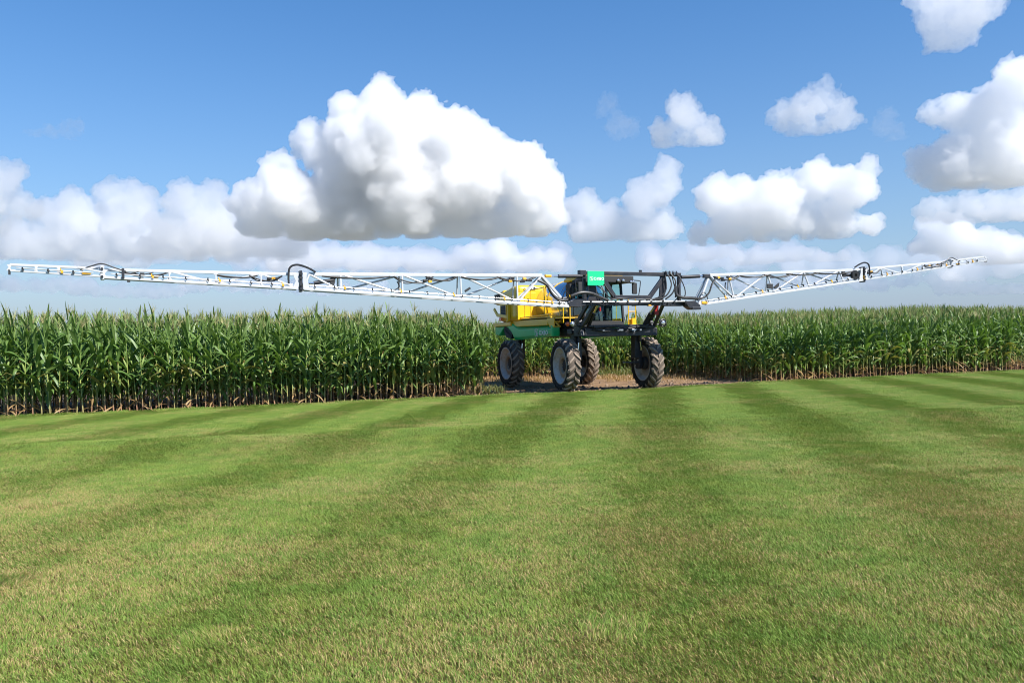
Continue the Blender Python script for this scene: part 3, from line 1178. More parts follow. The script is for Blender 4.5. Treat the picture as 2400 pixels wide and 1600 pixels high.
# --- green side fairings with lettering
FAIR = [(0.94, 1.78, 2.13), (1.6, 1.755, 2.14), (2.4, 1.73, 2.145), (3.1, 1.70, 2.15), (3.45, 1.69, 2.17), (3.70, 1.69, 2.22), (3.95, 1.70, 2.31), (4.12, 1.88, 2.38), (4.35, 2.03, 2.42), (4.75, 2.20, 2.38)]   # along the side: lower and upper edge
for s in (-1, 1):
    f = MB()
    rows = []
    for (y, zb, zt) in FAIR:
        rows.append([(s * 1.28, y, zb + 0.02), (s * 1.46, y, zb), (s * 1.51, y, zb + 0.10), (s * 1.51, y, zt - 0.115), (s * 1.37, y, zt), (s * 1.28, y, zt - 0.01)])
    vs_ = [q for r_ in rows for q in r_]
    fs_ = [(i * 6 + k, i * 6 + (k + 1) % 6, (i + 1) * 6 + (k + 1) % 6, (i + 1) * 6 + k) for i in range(len(rows) - 1) for k in range(6)]
    fs_ += [tuple(range(6)), tuple(range(len(vs_) - 6, len(vs_)))]
    f.add(vs_, fs_)
    p = f.build('side_fairing', K_GREEN, SPR, bevel=0.012)
    f = MB()
    f.prism([(0.80, 2.12), (0.80, 1.77), (0.96, 1.77), (0.96, 2.15)], 0, s * 1.545, s * 1.27)
    f.build('fairing_end', K_GREEN, p, bevel=0.03)
    if s < 0:
        side_panel = p
m = MB()
m.prism([(4.86, 2.20), (5.72, 2.20), (5.72, 1.90), (5.35, 1.86), (4.90, 2.12)], 0, -1.48, 1.48)
m.build('rear_fairing', K_GREEN, SPR, bevel=0.03)
m = MB()
m.prism([(4.15, 1.98), (4.82, 2.22), (4.95, 2.05), (4.75, 1.80), (4.3, 1.74)], 0, -1.46, -1.34)
for k in range(5):
    m.tube((-1.48, 4.35 + 0.1 * k, 1.86 + 0.05 * k), (-1.50, 4.35 + 0.1 * k, 1.86 + 0.05 * k), 0.03, 8)
m.build('wheel_arch_lining', K_DARK, SPR)


def lettering(txt, size, parent, mw, mat, xs=1.0):
    cu = bpy.data.curves.new('lettering', 'FONT')
    cu.body = txt
    cu.size = size
    cu.extrude = 0.003
    cu.offset = size * 0.018
    cu.space_character = 1.08
    cu.resolution_u = 3
    ob = bpy.data.objects.new('lettering', cu)
    COL.objects.link(ob)
    dg = bpy.context.evaluated_depsgraph_get()
    me = bpy.data.meshes.new_from_object(ob.evaluated_get(dg))
    bpy.data.objects.remove(ob)
    a = np.empty(len(me.vertices) * 3, np.float32)
    me.vertices.foreach_get('co', a)
    a = a.reshape(-1, 3)
    a[:, 0] *= xs
    me.vertices.foreach_set('co', a.ravel())
    me.update()
    me.name = 'lettering'
    me.materials.clear()
    o = link_mesh('lettering', me, parent, mat)
    o.matrix_local = mw
    return o


def emblem(size, parent, mw, mat):
    """rounded square with a winding furrow left open"""
    m = MB()
    h = size / 2

    def rsq(w, r):
        o = []
        for (cx, cy, a0) in ((w - r, w - r, 0), (-w + r, w - r, 90), (-w + r, -w + r, 180), (w - r, -w + r, 270)):
            for k in range(4):
                a = R(a0 + 30 * k)
                o.append((cx + r * math.cos(a), cy + r * math.sin(a)))
        return o
    o1, o2 = rsq(h, h * 0.35), rsq(h * 0.88, h * 0.3)
    n = len(o1)
    m.add([(x, y, 0.0) for x, y in o1] + [(x, y, 0.0) for x, y in o2], [(i, (i + 1) % n, n + (i + 1) % n, n + i) for i in range(n)])
    for off in (-0.36, -0.05, 0.26):
        pts = []
        for k in range(9):
            t = k / 8
            pts.append(((off + 0.30 * math.sin(t * 4.2 + 0.4)) * h * 1.15, (t * 2 - 1) * h * 0.74))
        L_ = [(x - 0.085 * h, y, 0.001) for x, y in pts] + [(x + 0.085 * h, y, 0.001) for x, y in pts]
        m.add(L_, [(k, 9 + k, 10 + k, k + 1) for k in range(8)])
    o = link_mesh('emblem', m.mesh('emblem', mat), parent)
    o.matrix_local = mw
    return o


# side panel faces -x: text runs to the front (-y)
SIDE = Matrix(((0, 0, -1, -1.516), (-1, 0, 0, 1.86), (0, 1, 0, 1.835), (0, 0, 0, 1)))
lettering('OXBO', 0.215, side_panel, SIDE, K_INK, 1.02)
emblem(0.25, side_panel, Matrix(((0, 0, -1, -1.518), (-1, 0, 0, 2.06), (0, 1, 0, 1.915), (0, 0, 0, 1))), K_INK)

# --- walkway rails and steps, near side
m = MB()
r_ = 0.019
x = -1.48
m.sweep([(x, 3.05, 2.45), (x, 3.0, 3.3), (x, 2.85, 3.38), (x, 1.62, 3.40), (x, 1.5, 3.36), (x, 1.45, 2.52)], r_, 7, 3)
m.sweep([(x, 1.42, 2.55), (x, 1.40, 3.36), (x, 1.22, 3.40), (x, 1.05, 3.34), (x, 0.72, 3.02)], r_, 7, 3)
m.tube((x, 2.55, 2.46), (x, 2.55, 3.39), r_, 7)
m.tube((x, 3.70, 2.46), (x, 0.95, 2.50), r_, 7)
m.sweep([(x, 0.95, 2.92), (x, 0.75, 2.80), (x, -0.10, 2.82), (x, -0.30, 2.84)], r_, 7, 3)
m.tube((x, -0.30, 2.15), (x, -0.30, 3.05), r_, 7)
m.tube((x, 0.15, 2.20), (x, 0.15, 2.82), r_, 7)
m.sweep([(x, 1.42, 2.50), (x, 1.2, 2.48), (x, 0.62, 2.20), (x, 0.45, 2.12)], r_, 7, 3)
m.build('walkway_rail', K_YELLOW, SPR, True)
m = MB()
m.box((-1.50, 1.0, 2.40), (-0.85, 3.4, 2.435))
m.box((-1.50, 0.2, 2.34), (-0.75, 1.0, 2.375))
m.build('walkway_deck', K_YELLOW, SPR, bevel=0.006)
m = MB()
m.prism([(0.72, 2.38), (1.22, 2.38), (1.22, 2.30), (1.02, 2.10), (0.72, 2.10)], 0, -1.53, -1.49)
m.box((-1.53, 0.70, 2.08), (-1.28, 1.05, 2.11))
m.box((-1.53, 0.66, 2.24), (-1.28, 1.1, 2.27))
m.build('step_bracket', K_YELLOW, SPR, bevel=0.006)

# --- cab
cab_m = MB()
CW, CF, CB = 0.74, 0.10, 1.22
cab_m.box((-CW, CF + 0.02, 2.06), (CW, CB, 2.24))
cab_m.box((-CW, CB - 0.06, 2.24), (CW, CB, 2.75))
for s in (-1, 1):
    cab_m.bar((s * (CW - 0.03), CF + 0.02, 2.24), (s * (CW - 0.03), CF + 0.16, 3.50), 0.07, 0.09)
    cab_m.bar((s * (CW - 0.03), 0.86, 2.24), (s * (CW - 0.03), 0.84, 3.50), 0.05, 0.06)
    cab_m.bar((s * (CW - 0.03), CB - 0.03, 2.24), (s * (CW - 0.03), CB - 0.05, 3.50), 0.08, 0.09)
cab_m.box((-CW - 0.03, CF + 0.02, 3.46), (CW + 0.03, CB + 0.02, 3.545))
cab = cab_m.build('cab', K_DARK, SPR, bevel=0.015)
m = MB()
m.prism([(CF - 0.05, 3.55), (CB + 0.12, 3.55), (CB + 0.10, 3.66), (CB - 0.2, 3.73), (CF + 0.15, 3.73), (CF - 0.05, 3.66)], 0, -CW - 0.10, CW + 0.10)
m.build('roof', K_YELLOW, cab, bevel=0.05)
m = MB()
m.prism([(CF - 0.26, 3.47), (CF + 0.55, 3.47), (CF + 0.55, 3.58), (CF - 0.10, 3.70), (CF - 0.26, 3.68)], 0, -CW - 0.13, CW + 0.22)
m.build('visor', K_DARK, cab, bevel=0.02)
for (nm, lo, hi) in (('side_window', (-CW + 0.008, CF + 0.16, 2.26), (-CW + 0.013, CB - 0.06, 3.45)),
                     ('side_window', (CW - 0.013, CF + 0.16, 2.26), (CW - 0.008, CB - 0.06, 3.45)),
                     ('rear_window', (-CW + 0.08, CB - 0.03, 2.77), (CW - 0.08, CB - 0.025, 3.45))):
    MB().box(lo, hi).build(nm, K_GLASS, cab)
m = MB()
m.add([(-CW + 0.06, CF, 2.27), (CW - 0.06, CF, 2.27), (CW - 0.06, CF + 0.145, 3.46), (-CW + 0.06, CF + 0.145, 3.46),
       (-CW + 0.06, CF + 0.006, 2.27), (CW - 0.06, CF + 0.006, 2.27), (CW - 0.06, CF + 0.151, 3.46), (-CW + 0.06, CF + 0.151, 3.46)],
      [(0, 1, 2, 3), (7, 6, 5, 4), (0, 4, 5, 1), (1, 5, 6, 2), (2, 6, 7, 3), (3, 7, 4, 0)])
m.build('windscreen', K_GLASS, cab)
m = MB()
m.box((-0.26, 0.62, 2.26), (0.26, 1.08, 2.62)).box((-0.25, 0.96, 2.62), (0.25, 1.10, 3.18)).box((-0.14, 0.98, 3.2), (0.14, 1.08, 3.36))
m.box((0.30, 0.5, 2.26), (0.55, 1.0, 2.78))
m.build('driver_seat', K_DARK, cab, bevel=0.04)
m = MB()
m.bar((0, 0.34, 2.24), (0, 0.46, 2.74), 0.09)
m.lathe([(0.185, -0.012), (0.20, 0.0), (0.185, 0.012)], 24, (0, 0.48, 2.78), 2, True)
m.box((-0.56, 0.32, 2.26), (-0.40, 0.42, 2.66))
m.build('steering_column', K_DARK, cab)
m = MB()
m.bar((CW - 0.10, 0.80, 2.3), (CW - 0.10, 0.80, 2.75), 0.03)
m.sweep([(0.20, 1.16, 2.6), (0.20, 1.16, 3.10), (0.28, 1.16, 3.18), (0.52, 1.16, 3.18), (0.62, 1.16, 3.05)], 0.018, 6, 3)
m.sweep([(0.52, 0.24, 2.30), (0.52, 0.22, 2.72), (0.58, 0.22, 2.95)], 0.016, 6, 3)
m.build('grab_rail', K_YELLOW, cab, True)


def lamp(parent, c, r, name, lens, out=(0, -1, 0), depth=0.07):
    o = Vector(out).normalized()
    c = Vector(c)
    h = MB()
    h.tube(c - o * depth, c, r * 0.75, 16, r2=r)
    h.sweep([c, c + o * 0.006], r, 16)
    p = h.build(name, K_BLACK, parent, True)
    b = MB()
    b.sweep([c + o * 0.007, c + o * 0.02, c + o * 0.026], r * 0.9, 16, r2=r * 0.5)
    b.build('lens', lens, p, True)
    return p


for (x, z) in ((-0.62, 3.53), (0.36, 3.53), (0.55, 3.53), (0.84, 3.49), (0.93, 3.49)):
    lamp(cab, (x, CF - 0.29, z), 0.055, 'work_light', K_LENS)
# mirrors
for s in (1, -1):
    m = MB()
    x0 = s * CW
    m.sweep([(x0, CF + 0.05, 3.56), (s * 1.12, CF - 0.25, 3.54), (s * 1.20, CF - 0.28, 3.46), (s * 1.12, CF - 0.26, 2.95)], 0.016, 7, 4)
    arm = m.build('mirror_arm', K_BLACK, cab, True)
    xm = s * 1.0
    m = MB()
    m.box((xm - 0.09, CF - 0.27, 3.10), (xm + 0.09, CF - 0.20, 3.47))
    m.build('mirror', K_DARK, arm, bevel=0.025)
# dark cylinder unit beside the cab
m = MB()
m.box((-1.02, 0.55, 2.9), (-0.80, 0.85, 3.46))
m.tube((-0.91, 0.50, 2.95), (-0.91, 0.50, 3.40), 0.06, 12)
m.build('filter_housing', K_DARK, cab, bevel=0.03)

# --- ladder on the far side
m = MB()
for x in (1.18, 1.46):
    m.tube((x, 0.55, 2.12), (x, 0.55, 3.02), 0.02, 7)
for z in (2.30, 2.56, 2.84):
    m.tube((1.18, 0.55, z), (1.46, 0.55, z), 0.015, 7)
m.box((1.10, 0.45, 2.10), (1.52, 0.75, 2.13))
m.box((1.30, 0.50, 2.13), (1.45, 0.70, 2.34))
m.build('access_ladder', K_YELLOW, SPR, True)

# --- head lamps on stalks
for s in (-1, 1):
    m = MB()
    m.tube((s * 1.15, -0.62, 2.0), (s * 1.62, -0.70, 2.13), 0.025, 7)
    if s > 0:
        m.lathe([(0.0, -0.62), (0.09, -0.63), (0.13, -0.66), (0.135, -0.73), (0.11, -0.745)], 20, (1.68, 0, 2.14), 1)
    st = m.build('lamp_stalk', K_BLACK, SPR, True)
    lamp(st, (s * 1.64 + (0.03 if s > 0 else 0), -0.75, 2.14), 0.085, 'head_lamp', K_LENS)
    if s < 0:
        lamp(st, (-1.80, -0.74, 2.135), 0.075, 'indicator_lamp', K_AMBER)

# --- lift arms from the chassis to the boom frame
for s in (-1, 1):
    for (y0, z0, y1, z1, dx) in ((-0.55, 1.85, -1.45, 2.74, 0.0), (-0.42, 2.10, -1.30, 2.98, 0.0)):
        x0 = s * 1.30
        MB().bar((x0 + s * 0.05, y0, z0), (x0 - s * 0.08, y1, z1), 0.08, 0.11).build('lift_arm', K_BLACK, SPR, bevel=0.01)
    m = MB()
    m.prism([(-0.80, 1.76), (-0.30, 1.76), (-0.28, 2.22), (-0.40, 2.34), (-0.62, 2.30)], 0, s * 1.24, s * 1.36)
    m.prism([(-0.70, 2.1), (-0.45, 2.1), (-1.02, 2.62), (-1.15, 2.55)], 0, s * 1.10, s * 1.16)
    m.build('arm_pivot_plate', K_BLACK, SPR, bevel=0.01)
    cyl = MB().tube((s * 1.0, -0.5, 1.95), (s * 1.02, -1.0, 2.45), 0.055, 12).build('lift_cylinder', K_BLACK, SPR, True)
    MB().tube((s * 1.02, -1.0, 2.45), (s * 1.03, -1.38, 2.80), 0.028, 10).build('piston_rod', K_CHROME, cyl, True)
MB().box((0.98, -1.34, 2.38), (1.10, -1.29, 2.70)).build('warning_plate', K_RED, SPR)
MB().box((-1.02, -1.36, 2.50), (-0.98, -1.3, 2.62)).build('hose_clip', K_RED, SPR)

# --- boom centre frame
BY = -1.62
m = MB()
m.bar((-1.80, BY, 3.62), (1.74, BY, 3.62), 0.11, 0.11)
m.bar((-1.70, BY, 3.56), (-1.68, BY, 2.76), 0.09, 0.10)
m.bar((1.68, BY, 3.56), (1.68, BY, 2.76), 0.08, 0.10)
m.bar((-1.78, BY, 2.70), (1.85, BY, 2.71), 0.12, 0.10)
m.bar((-0.66, BY + 0.01, 2.92), (0.62, BY + 0.01, 2.92), 0.10, 0.10)
m.bar((-1.10, BY + 0.03, 3.56), (-0.60, BY + 0.03, 2.86), 0.09, 0.13)
m.bar((1.16, BY + 0.03, 3.56), (0.56, BY + 0.03, 2.86), 0.09, 0.13)
m.prism([(1.06, 3.60), (1.26, 3.60), (1.30, 3.2), (1.12, 2.78), (1.0, 2.78)], 1, BY + 0.08, BY + 0.13)
m.prism([(-1.5, 3.25), (-1.28, 3.25), (-1.22, 3.0), (-1.05, 2.86), (-1.05, 2.72), (-1.62, 2.72), (-1.5, 2.95)], 1, BY + 0.02, BY + 0.10)
m.box((1.18, BY - 0.10, 2.64), (1.80, BY + 0.10, 2.76))
m.prism([(1.76, 2.78), (2.10, 2.80), (2.32, 2.66), (2.26, 2.55), (1.96, 2.54), (1.84, 2.62)], 1, -1.86, -1.60)
m.box((1.98, -1.90, 2.52), (2.30, -1.62, 2.60))
m.prism([(-1.72, 2.84), (-2.05, 2.86), (-2.34, 2.74), (-2.26, 2.62), (-1.98, 2.60), (-1.74, 2.66)], 1, -1.80, -1.60)
m.box((-1.86, BY - 0.09, 3.54), (-1.66, BY + 0.09, 3.70))
m.box((1.10, BY - 0.07, 3.58), (1.34, BY + 0.07, 3.70)).box((1.44, BY - 0.07, 3.58), (1.60, BY + 0.07, 3.69))
m.tube((0.28, BY, 3.66), (0.28, BY, 3.74), 0.05, 10)
cf = m.build('boom_centre_frame', K_BLACK, SPR, bevel=0.01)
m = MB()
m.tube((-1.86, -1.84, 2.755), (1.92, -1.84, 2.775), 0.014, 8)
sp = m.build('spray_pipe', K_PIPE, cf, True)
for k in range(9):
    x = -1.6 + 0.42 * k
    n_ = MB().box((x - 0.025, -1.87, 2.71), (x + 0.025, -1.81, 2.79)).tube((x, -1.85, 2.71), (x, -1.85, 2.655), 0.016, 8)
    n_.build('nozzle', K_RUBBER, sp)
for (x, z) in ((-0.7, 2.64), (0.5, 2.64), (-0.05, 2.64)):
    MB().box((x, -1.7, z), (x + 0.12, -1.6, z + 0.05)).build('end_cap', K_CLAMP if x == 0.5 else K_BLACK, sp, bevel=0.005)


def hose(parent, pts, r=0.022, n=6, mat=None, sm=6):
    return MB().sweep(pts, r, n, sm).build('hose', mat or K_RUBBER, parent, True)


K_HOSE2 = pm('ribbed hose', (0.07, 0.07, 0.072), 0.42, 0, 0.6, 40)


def ribbed(parent, pts, r):
    m = MB()
    P_ = [Vector(p) for p in pts]
    m.sweep(pts, r, 8, 8)
    # ribs
    o = []
    for i in range(len(P_) - 1):
        p0, p1, p2, p3 = P_[max(i - 1, 0)], P_[i], P_[i + 1], P_[min(i + 2, len(P_) - 1)]
        for k in range(12):
            t = k / 12
            o.append(0.5 * ((2 * p1) + (p2 - p0) * t + (2 * p0 - 5 * p1 + 4 * p2 - p3) * t * t + (3 * p1 - p0 - 3 * p2 + p3) * t ** 3))
    for a, b in zip(o[:-1], o[1:]):
        d = (b - a)
        m.sweep([a + d * 0.2, a + d * 0.6], r * 1.22, 8)
    return m.build('hose', K_HOSE2, parent, True)


ribbed(cf, [(-2.25, -1.85, 2.92), (-1.95, -1.9, 3.02), (-1.6, -1.9, 3.0), (-1.25, -1.86, 2.88), (-1.0, -1.84, 2.80)], 0.040)
ribbed(cf, [(1.45, -1.8, 3.25), (1.42, -1.84, 3.0), (1.6, -1.86, 2.90), (1.95, -1.86, 2.88), (2.25, -1.82, 2.86)], 0.040)
for pts, r in (([(1.20, -1.7, 3.66), (1.28, -1.80, 3.3), (1.05, -1.84, 2.95), (0.65, -1.8, 2.82)], 0.024),
               ([(1.28, -1.7, 3.68), (1.42, -1.82, 3.4), (1.30, -1.84, 3.05), (1.05, -1.8, 2.84)], 0.024),
               ([(1.52, -1.7, 3.66), (1.62, -1.82, 3.45), (1.48, -1.84, 3.2), (1.42, -1.8, 2.9)], 0.026),
               ([(1.36, -1.7, 3.66), (1.38, -1.8, 3.3), (1.5, -1.82, 2.95), (1.4, -1.8, 2.8)], 0.020),
               ([(1.12, -1.7, 3.6), (1.10, -1.78, 3.2), (0.9, -1.8, 2.95), (0.6, -1.78, 2.84)], 0.020),
               ([(1.75, -1.66, 3.45), (1.84, -1.7, 3.2), (1.84, -1.72, 2.98), (1.72, -1.72, 2.86)], 0.018),
               ([(-1.15, -1.7, 3.25), (-1.05, -1.78, 3.0), (-0.85, -1.78, 2.86), (-0.5, -1.76, 2.84)], 0.020),
               ([(-1.05, -1.7, 3.3), (-0.9, -1.76, 3.05), (-0.78, -1.78, 2.9)], 0.016),
               ([(-1.3, -1.7, 3.25), (-1.15, -1.78, 3.1), (-1.12, -1.78, 2.9), (-0.95, -1.76, 2.8)], 0.018),
               ([(-0.95, -1.8, 2.80), (-0.6, -1.84, 2.86), (0.0, -1.82, 2.83), (0.5, -1.8, 2.84), (1.0, -1.8, 2.80)], 0.020)):
    hose(cf, pts, r)
for k in range(7):
    x = 1.14 + 0.065 * k
    MB().tube((x, -1.72, 3.60), (x, -1.72, 3.72 - 0.02 * (k % 2)), 0.02, 8).build('hose_fitting', K_CHROME if k % 2 else K_BLACK, cf, True)
for k in range(8):
    x = 0.2 + 0.12 * k
    MB().box((x, -1.70, 2.78), (x + 0.06, -1.64, 2.82 + 0.02 * (k % 3))).build('valve_block', K_PIPE if k % 2 else K_BLACK, cf, bevel=0.005)

# green name board on the frame
m = MB()
m.prism([(-1.70, 3.66), (-1.70, 3.235), (-1.20, 3.235), (-1.14, 3.29), (-1.14, 3.66)], 1, -1.86, -1.84)
board = m.build('name_board', K_SIGN, SPR, bevel=0.004)
lettering('OXBO', 0.118, board, Matrix(((1, 0, 0, -1.50), (0, 0, -1, -1.864), (0, 1, 0, 3.395), (0, 0, 0, 1))), K_INK, 0.98)
emblem(0.115, board, Matrix(((1, 0, 0, -1.575), (0, 0, -1, -1.865), (0, 1, 0, 3.437), (0, 0, 0, 1))), K_INK)

# --- boom wings: lattice of white tubes in three folding sections
FY, RY = -1.74, -1.36


def sx(p, y):
    return (p[0], y, p[1])


def at_chord(ch, x):
    xs_ = [c[0] for c in ch]
    zs_ = [c[1] for c in ch]
    if xs_[0] > xs_[-1]:
        xs_, zs_ = xs_[::-1], zs_[::-1]
    return float(np.interp(x, xs_, zs_))


def wing(sections, inner_top, inner_bot, side):
    """sections: list of (top chord, bottom chord, style)"""
    w = None
    for si, (top, bot, style) in enumerate(sections):
        rt = (0.044, 0.036, 0.028)[si]
        m = MB()
        m.bar(sx(top[0], FY + 0.10), sx(top[-1], FY + 0.10), rt * 2, rt * 2)
        m.bar(sx(bot[0], FY), sx(bot[-1], FY), rt * 1.9, rt * 1.7)
        if si < 2:
            m.bar(sx(bot[0], RY if si == 0 else FY + 0.28), sx(bot[-1], RY if si == 0 else FY + 0.28), rt * 1.7, rt * 1.6)
        if w is None:
            w = m.build('boom_wing', K_WHITE, SPR, bevel=0.008)
        else:
            m.build('boom_section', K_WHITE, w, bevel=0.008)
        n = len(top)
        rd = (0.026, 0.021, 0.015)[si]
        for k in range(n):
            t_, b_ = top[k], bot[k]
            if style == 'tip' or (style == 'mid'):
                ww = 0.05 if style == 'mid' else 0.035
                MB().bar(sx(t_, FY + 0.05), sx(b_, FY + 0.02), 0.03, ww).build('post', K_WHITE, w, bevel=0.004)
                # gusset flares
                for q, o_ in ((t_, -1), (b_, 1)):
                    MB().prism([(q[0] - ww * 1.5, q[1]), (q[0] + ww * 1.5, q[1]), (q[0], q[1] + o_ * 0.10)], 1, FY + 0.03, FY + 0.045).build('gusset', K_WHITE, w)
            elif 0 < k:
                MB().tube(sx(t_, FY + 0.08), sx(b_, FY + 0.01), rd * 1.05, 8).build('post', K_WHITE, w, True)
                MB().tube(sx((t_[0] - side * -0.06, t_[1]), FY + 0.14), sx((b_[0], b_[1]), RY), rd * 0.9, 8).build('post', K_WHITE, w, True)
        for k in range(n - 1):
            if style == 'tip':
                continue
            if style == 'main':
                if k == 0:
                    continue
                a_, b_ = (bot[k], top[k + 1]) if side > 0 else (top[k + 1], bot[k])
                MB().tube(sx(a_, FY + 0.01 if side > 0 else FY + 0.08), sx(b_, FY + 0.08 if side > 0 else FY + 0.01), rd, 8).build('diagonal', K_WHITE, w, True)
                if k < n - 2:
                    c_, d_ = top[k], bot[k + 1]
                    c2 = (c_[0] + (d_[0] - c_[0]) * 0.08, c_[1] + (d_[1] - c_[1]) * 0.08)
                    MB().tube(sx(c2, FY + 0.16), sx(d_, RY), rd * 0.95, 8).build('diagonal', K_WHITE, w, True)
            else:
                if k == n - 2:
                    continue
                a_, b_ = (bot[k], top[k + 1]) if k % 2 == 0 else (top[k], bot[k + 1])
                MB().bar(sx(a_, FY + 0.05), sx(b_, FY + 0.05), 0.035, 0.04).build('diagonal', K_WHITE, w, bevel=0.004)
        if si == 0:
            # inner A-shaped end
            for dy in (0.0, 0.30):
                MB().bar(sx(inner_top, FY + 0.10 + dy * 0.2), sx(inner_bot, FY + dy), 0.07, 0.07).build('end_strut', K_WHITE, w, bevel=0.006)
                MB().tube(sx(inner_top, FY + 0.09 + dy * 0.3), sx(bot[1], FY + dy), rd * 1.1, 8).build('diagonal', K_WHITE, w, True)
        # spray line, nozzles, yellow brackets
        lo, hi = min(bot[0][0], bot[-1][0]), max(bot[0][0], bot[-1][0])
        lo, hi = lo + 0.15, hi - 0.15
        up = (0.095, 0.085, 0.065)[si]
        pl = MB().tube((lo, FY - 0.05, at_chord(bot, lo) + up), (hi, FY - 0.05, at_chord(bot, hi) + up), 0.0125, 8).build('spray_line', K_PIPE, w, True)
        x = lo + 0.12
        k = 0
        while x < hi:
            z = at_chord(bot, x) + up
            nz = MB().box((x - 0.015, FY - 0.072, z - 0.03), (x + 0.015, FY - 0.02, z + 0.022))
            nz.tube((x, FY - 0.06, z - 0.03), (x + 0.015, FY - 0.065, z - 0.06), 0.013, 7)
            nz.tube((x - 0.025, FY - 0.06, z - 0.03), (x + 0.032, FY - 0.06, z - 0.03), 0.011, 7)
            nz.build('nozzle', K_RUBBER, w)
            if k % 3 == 1:
                xb = x + 0.26
                zb = at_chord(bot, xb) + up
                MB().box((xb - 0.010, FY - 0.07, zb - 0.06), (xb + 0.04, FY - 0.03, zb + 0.005)).box((xb - 0.025, FY - 0.068, zb - 0.01), (xb + 0.0, FY - 0.032, zb + 0.05)).build('bracket', K_CLAMP, w, bevel=0.004)
            x += 0.50
            k += 1
    return w


LT1 = [(-3.09, 3.52), (-3.89, 3.51), (-5.60, 3.495), (-7.27, 3.48), (-8.92, 3.47), (-9.72, 3.455)]
LB1 = [(-2.28, 2.63), (-3.91, 2.745), (-5.61, 2.85), (-7.28, 2.955), (-8.93, 3.035), (-9.88, 3.08)]
LT2 = [(-10.02, 3.45), (-10.92, 3.45), (-11.98, 3.46), (-13.03, 3.475), (-14.42, 3.49)]
LB2 = [(-10.02, 3.085), (-10.92, 3.14), (-11.98, 3.205), (-13.03, 3.26), (-14.44, 3.31)]
LT3 = [(-14.50, 3.52), (-14.88, 3.53), (-15.36, 3.545), (-15.80, 3.56), (-16.32, 3.57)]
LB3 = [(-14.50, 3.33), (-14.88, 3.355), (-15.36, 3.385), (-15.81, 3.41), (-16.33, 3.435)]
lw = wing([(LT1, LB1, 'main'), (LT2, LB2, 'mid'), (LT3, LB3, 'tip')], (-3.09, 3.52), (-2.30, 2.64), -1)
lw['label'] = 'long white lattice boom wing reaching out over the lawn to the left'
RT1 = [(2.83, 3.62), (3.58, 3.65), (5.16, 3.715), (6.72, 3.785), (8.30, 3.855), (9.26, 3.905)]
RB1 = [(2.30, 2.67), (3.73, 2.885), (5.34, 3.09), (6.89, 3.28), (8.44, 3.46), (9.31, 3.54)]
RT2 = [(9.40, 3.93), (10.24, 3.99), (11.26, 4.075), (12.31, 4.165), (13.67, 4.285)]
RB2 = [(9.40, 3.555), (10.30, 3.68), (11.25, 3.80), (12.30, 3.94), (13.70, 4.11)]
RT3 = [(13.82, 4.31), (14.2, 4.35), (14.64, 4.395), (15.15, 4.45), (15.67, 4.51)]
RB3 = [(13.82, 4.125), (14.2, 4.175), (14.64, 4.23), (15.15, 4.30), (15.70, 4.37)]
rw_ = wing([(RT1, RB1, 'main'), (RT2, RB2, 'mid'), (RT3, RB3, 'tip')], (2.83, 3.62), (2.32, 2.68), 1)
rw_['label'] = 'white lattice boom wing tilted up over the corn on the right'

# fold joints, hoses and cylinders on the wings
for (w, s, x, zt, zb) in ((lw, -1, -9.95, 3.455, 3.08), (rw_, 1, 9.35, 3.92, 3.545)):
    m = MB()
    m.box((x - 0.03, FY - 0.06, zb - 0.08), (x + 0.03, FY + 0.16, zt + 0.08))
    for z in (zb, zb + 0.1, zt - 0.1, zt):
        m.tube((x, FY - 0.09, z), (x, FY + 0.20, z), 0.035, 10)
    m.build('fold_hinge', K_BLACK, w)
    m = MB()
    m.prism([(x - s * 0.05, zb - 0.02), (x - s * 0.26, zb - 0.01), (x - s * 0.2, zb + 0.1), (x - s * 0.14, zt - 0.1), (x - s * 0.16, zt + 0.02), (x - s * 0.05, zt + 0.04)], 1, FY - 0.03, FY + 0.0)
    m.prism([(x + s * 0.05, zb - 0.02), (x + s * 0.22, zb), (x + s * 0.13, (zb + zt) / 2), (x + s * 0.20, zt), (x + s * 0.05, zt + 0.03)], 1, FY - 0.02, FY + 0.0)
    m.build('hinge_plate', K_WHITE, w, bevel=0.004)
    c = MB().tube((x - s * 0.85, FY + 0.10, zt - 0.14 + (0.0 if s < 0 else -0.07)), (x - s * 0.35, FY + 0.10, zt - 0.22), 0.05, 12).build('fold_cylinder', K_BLACK, w, True)
    MB().tube((x - s * 0.38, FY + 0.10, zt - 0.22), (x - s * 0.1, FY + 0.10, zt - 0.24), 0.025, 10).build('piston_rod', K_CHROME, w, True)
    MB().prism([(x - s * 0.78, zt - 0.02), (x - s * 0.92, zt - 0.02), (x - s * 0.86, zt - 0.28), (x - s * 0.76, zt - 0.28)], 1, FY + 0.06, FY + 0.12).build('cylinder_mount', K_DARK, w)
    hose(w, [(x + s * 0.30, FY, zb + 0.12), (x + s * 0.30, FY, zt - 0.05), (x + s * 0.26, FY, zt + 0.16), (x + s * 0.08, FY, zt + 0.23), (x - s * 0.18, FY, zt + 0.16), (x - s * 0.38, FY + 0.02, zt + 0.05)], 0.026)
    if s > 0:
        MB().lathe([(0.05, FY - 0.07), (0.16, FY - 0.07), (0.17, FY - 0.03), (0.16, FY + 0.03), (0.05, FY + 0.03)], 20, (x - 0.42, 0, zb + 0.16), 1).build('hose_reel', K_RUBBER, w, True)
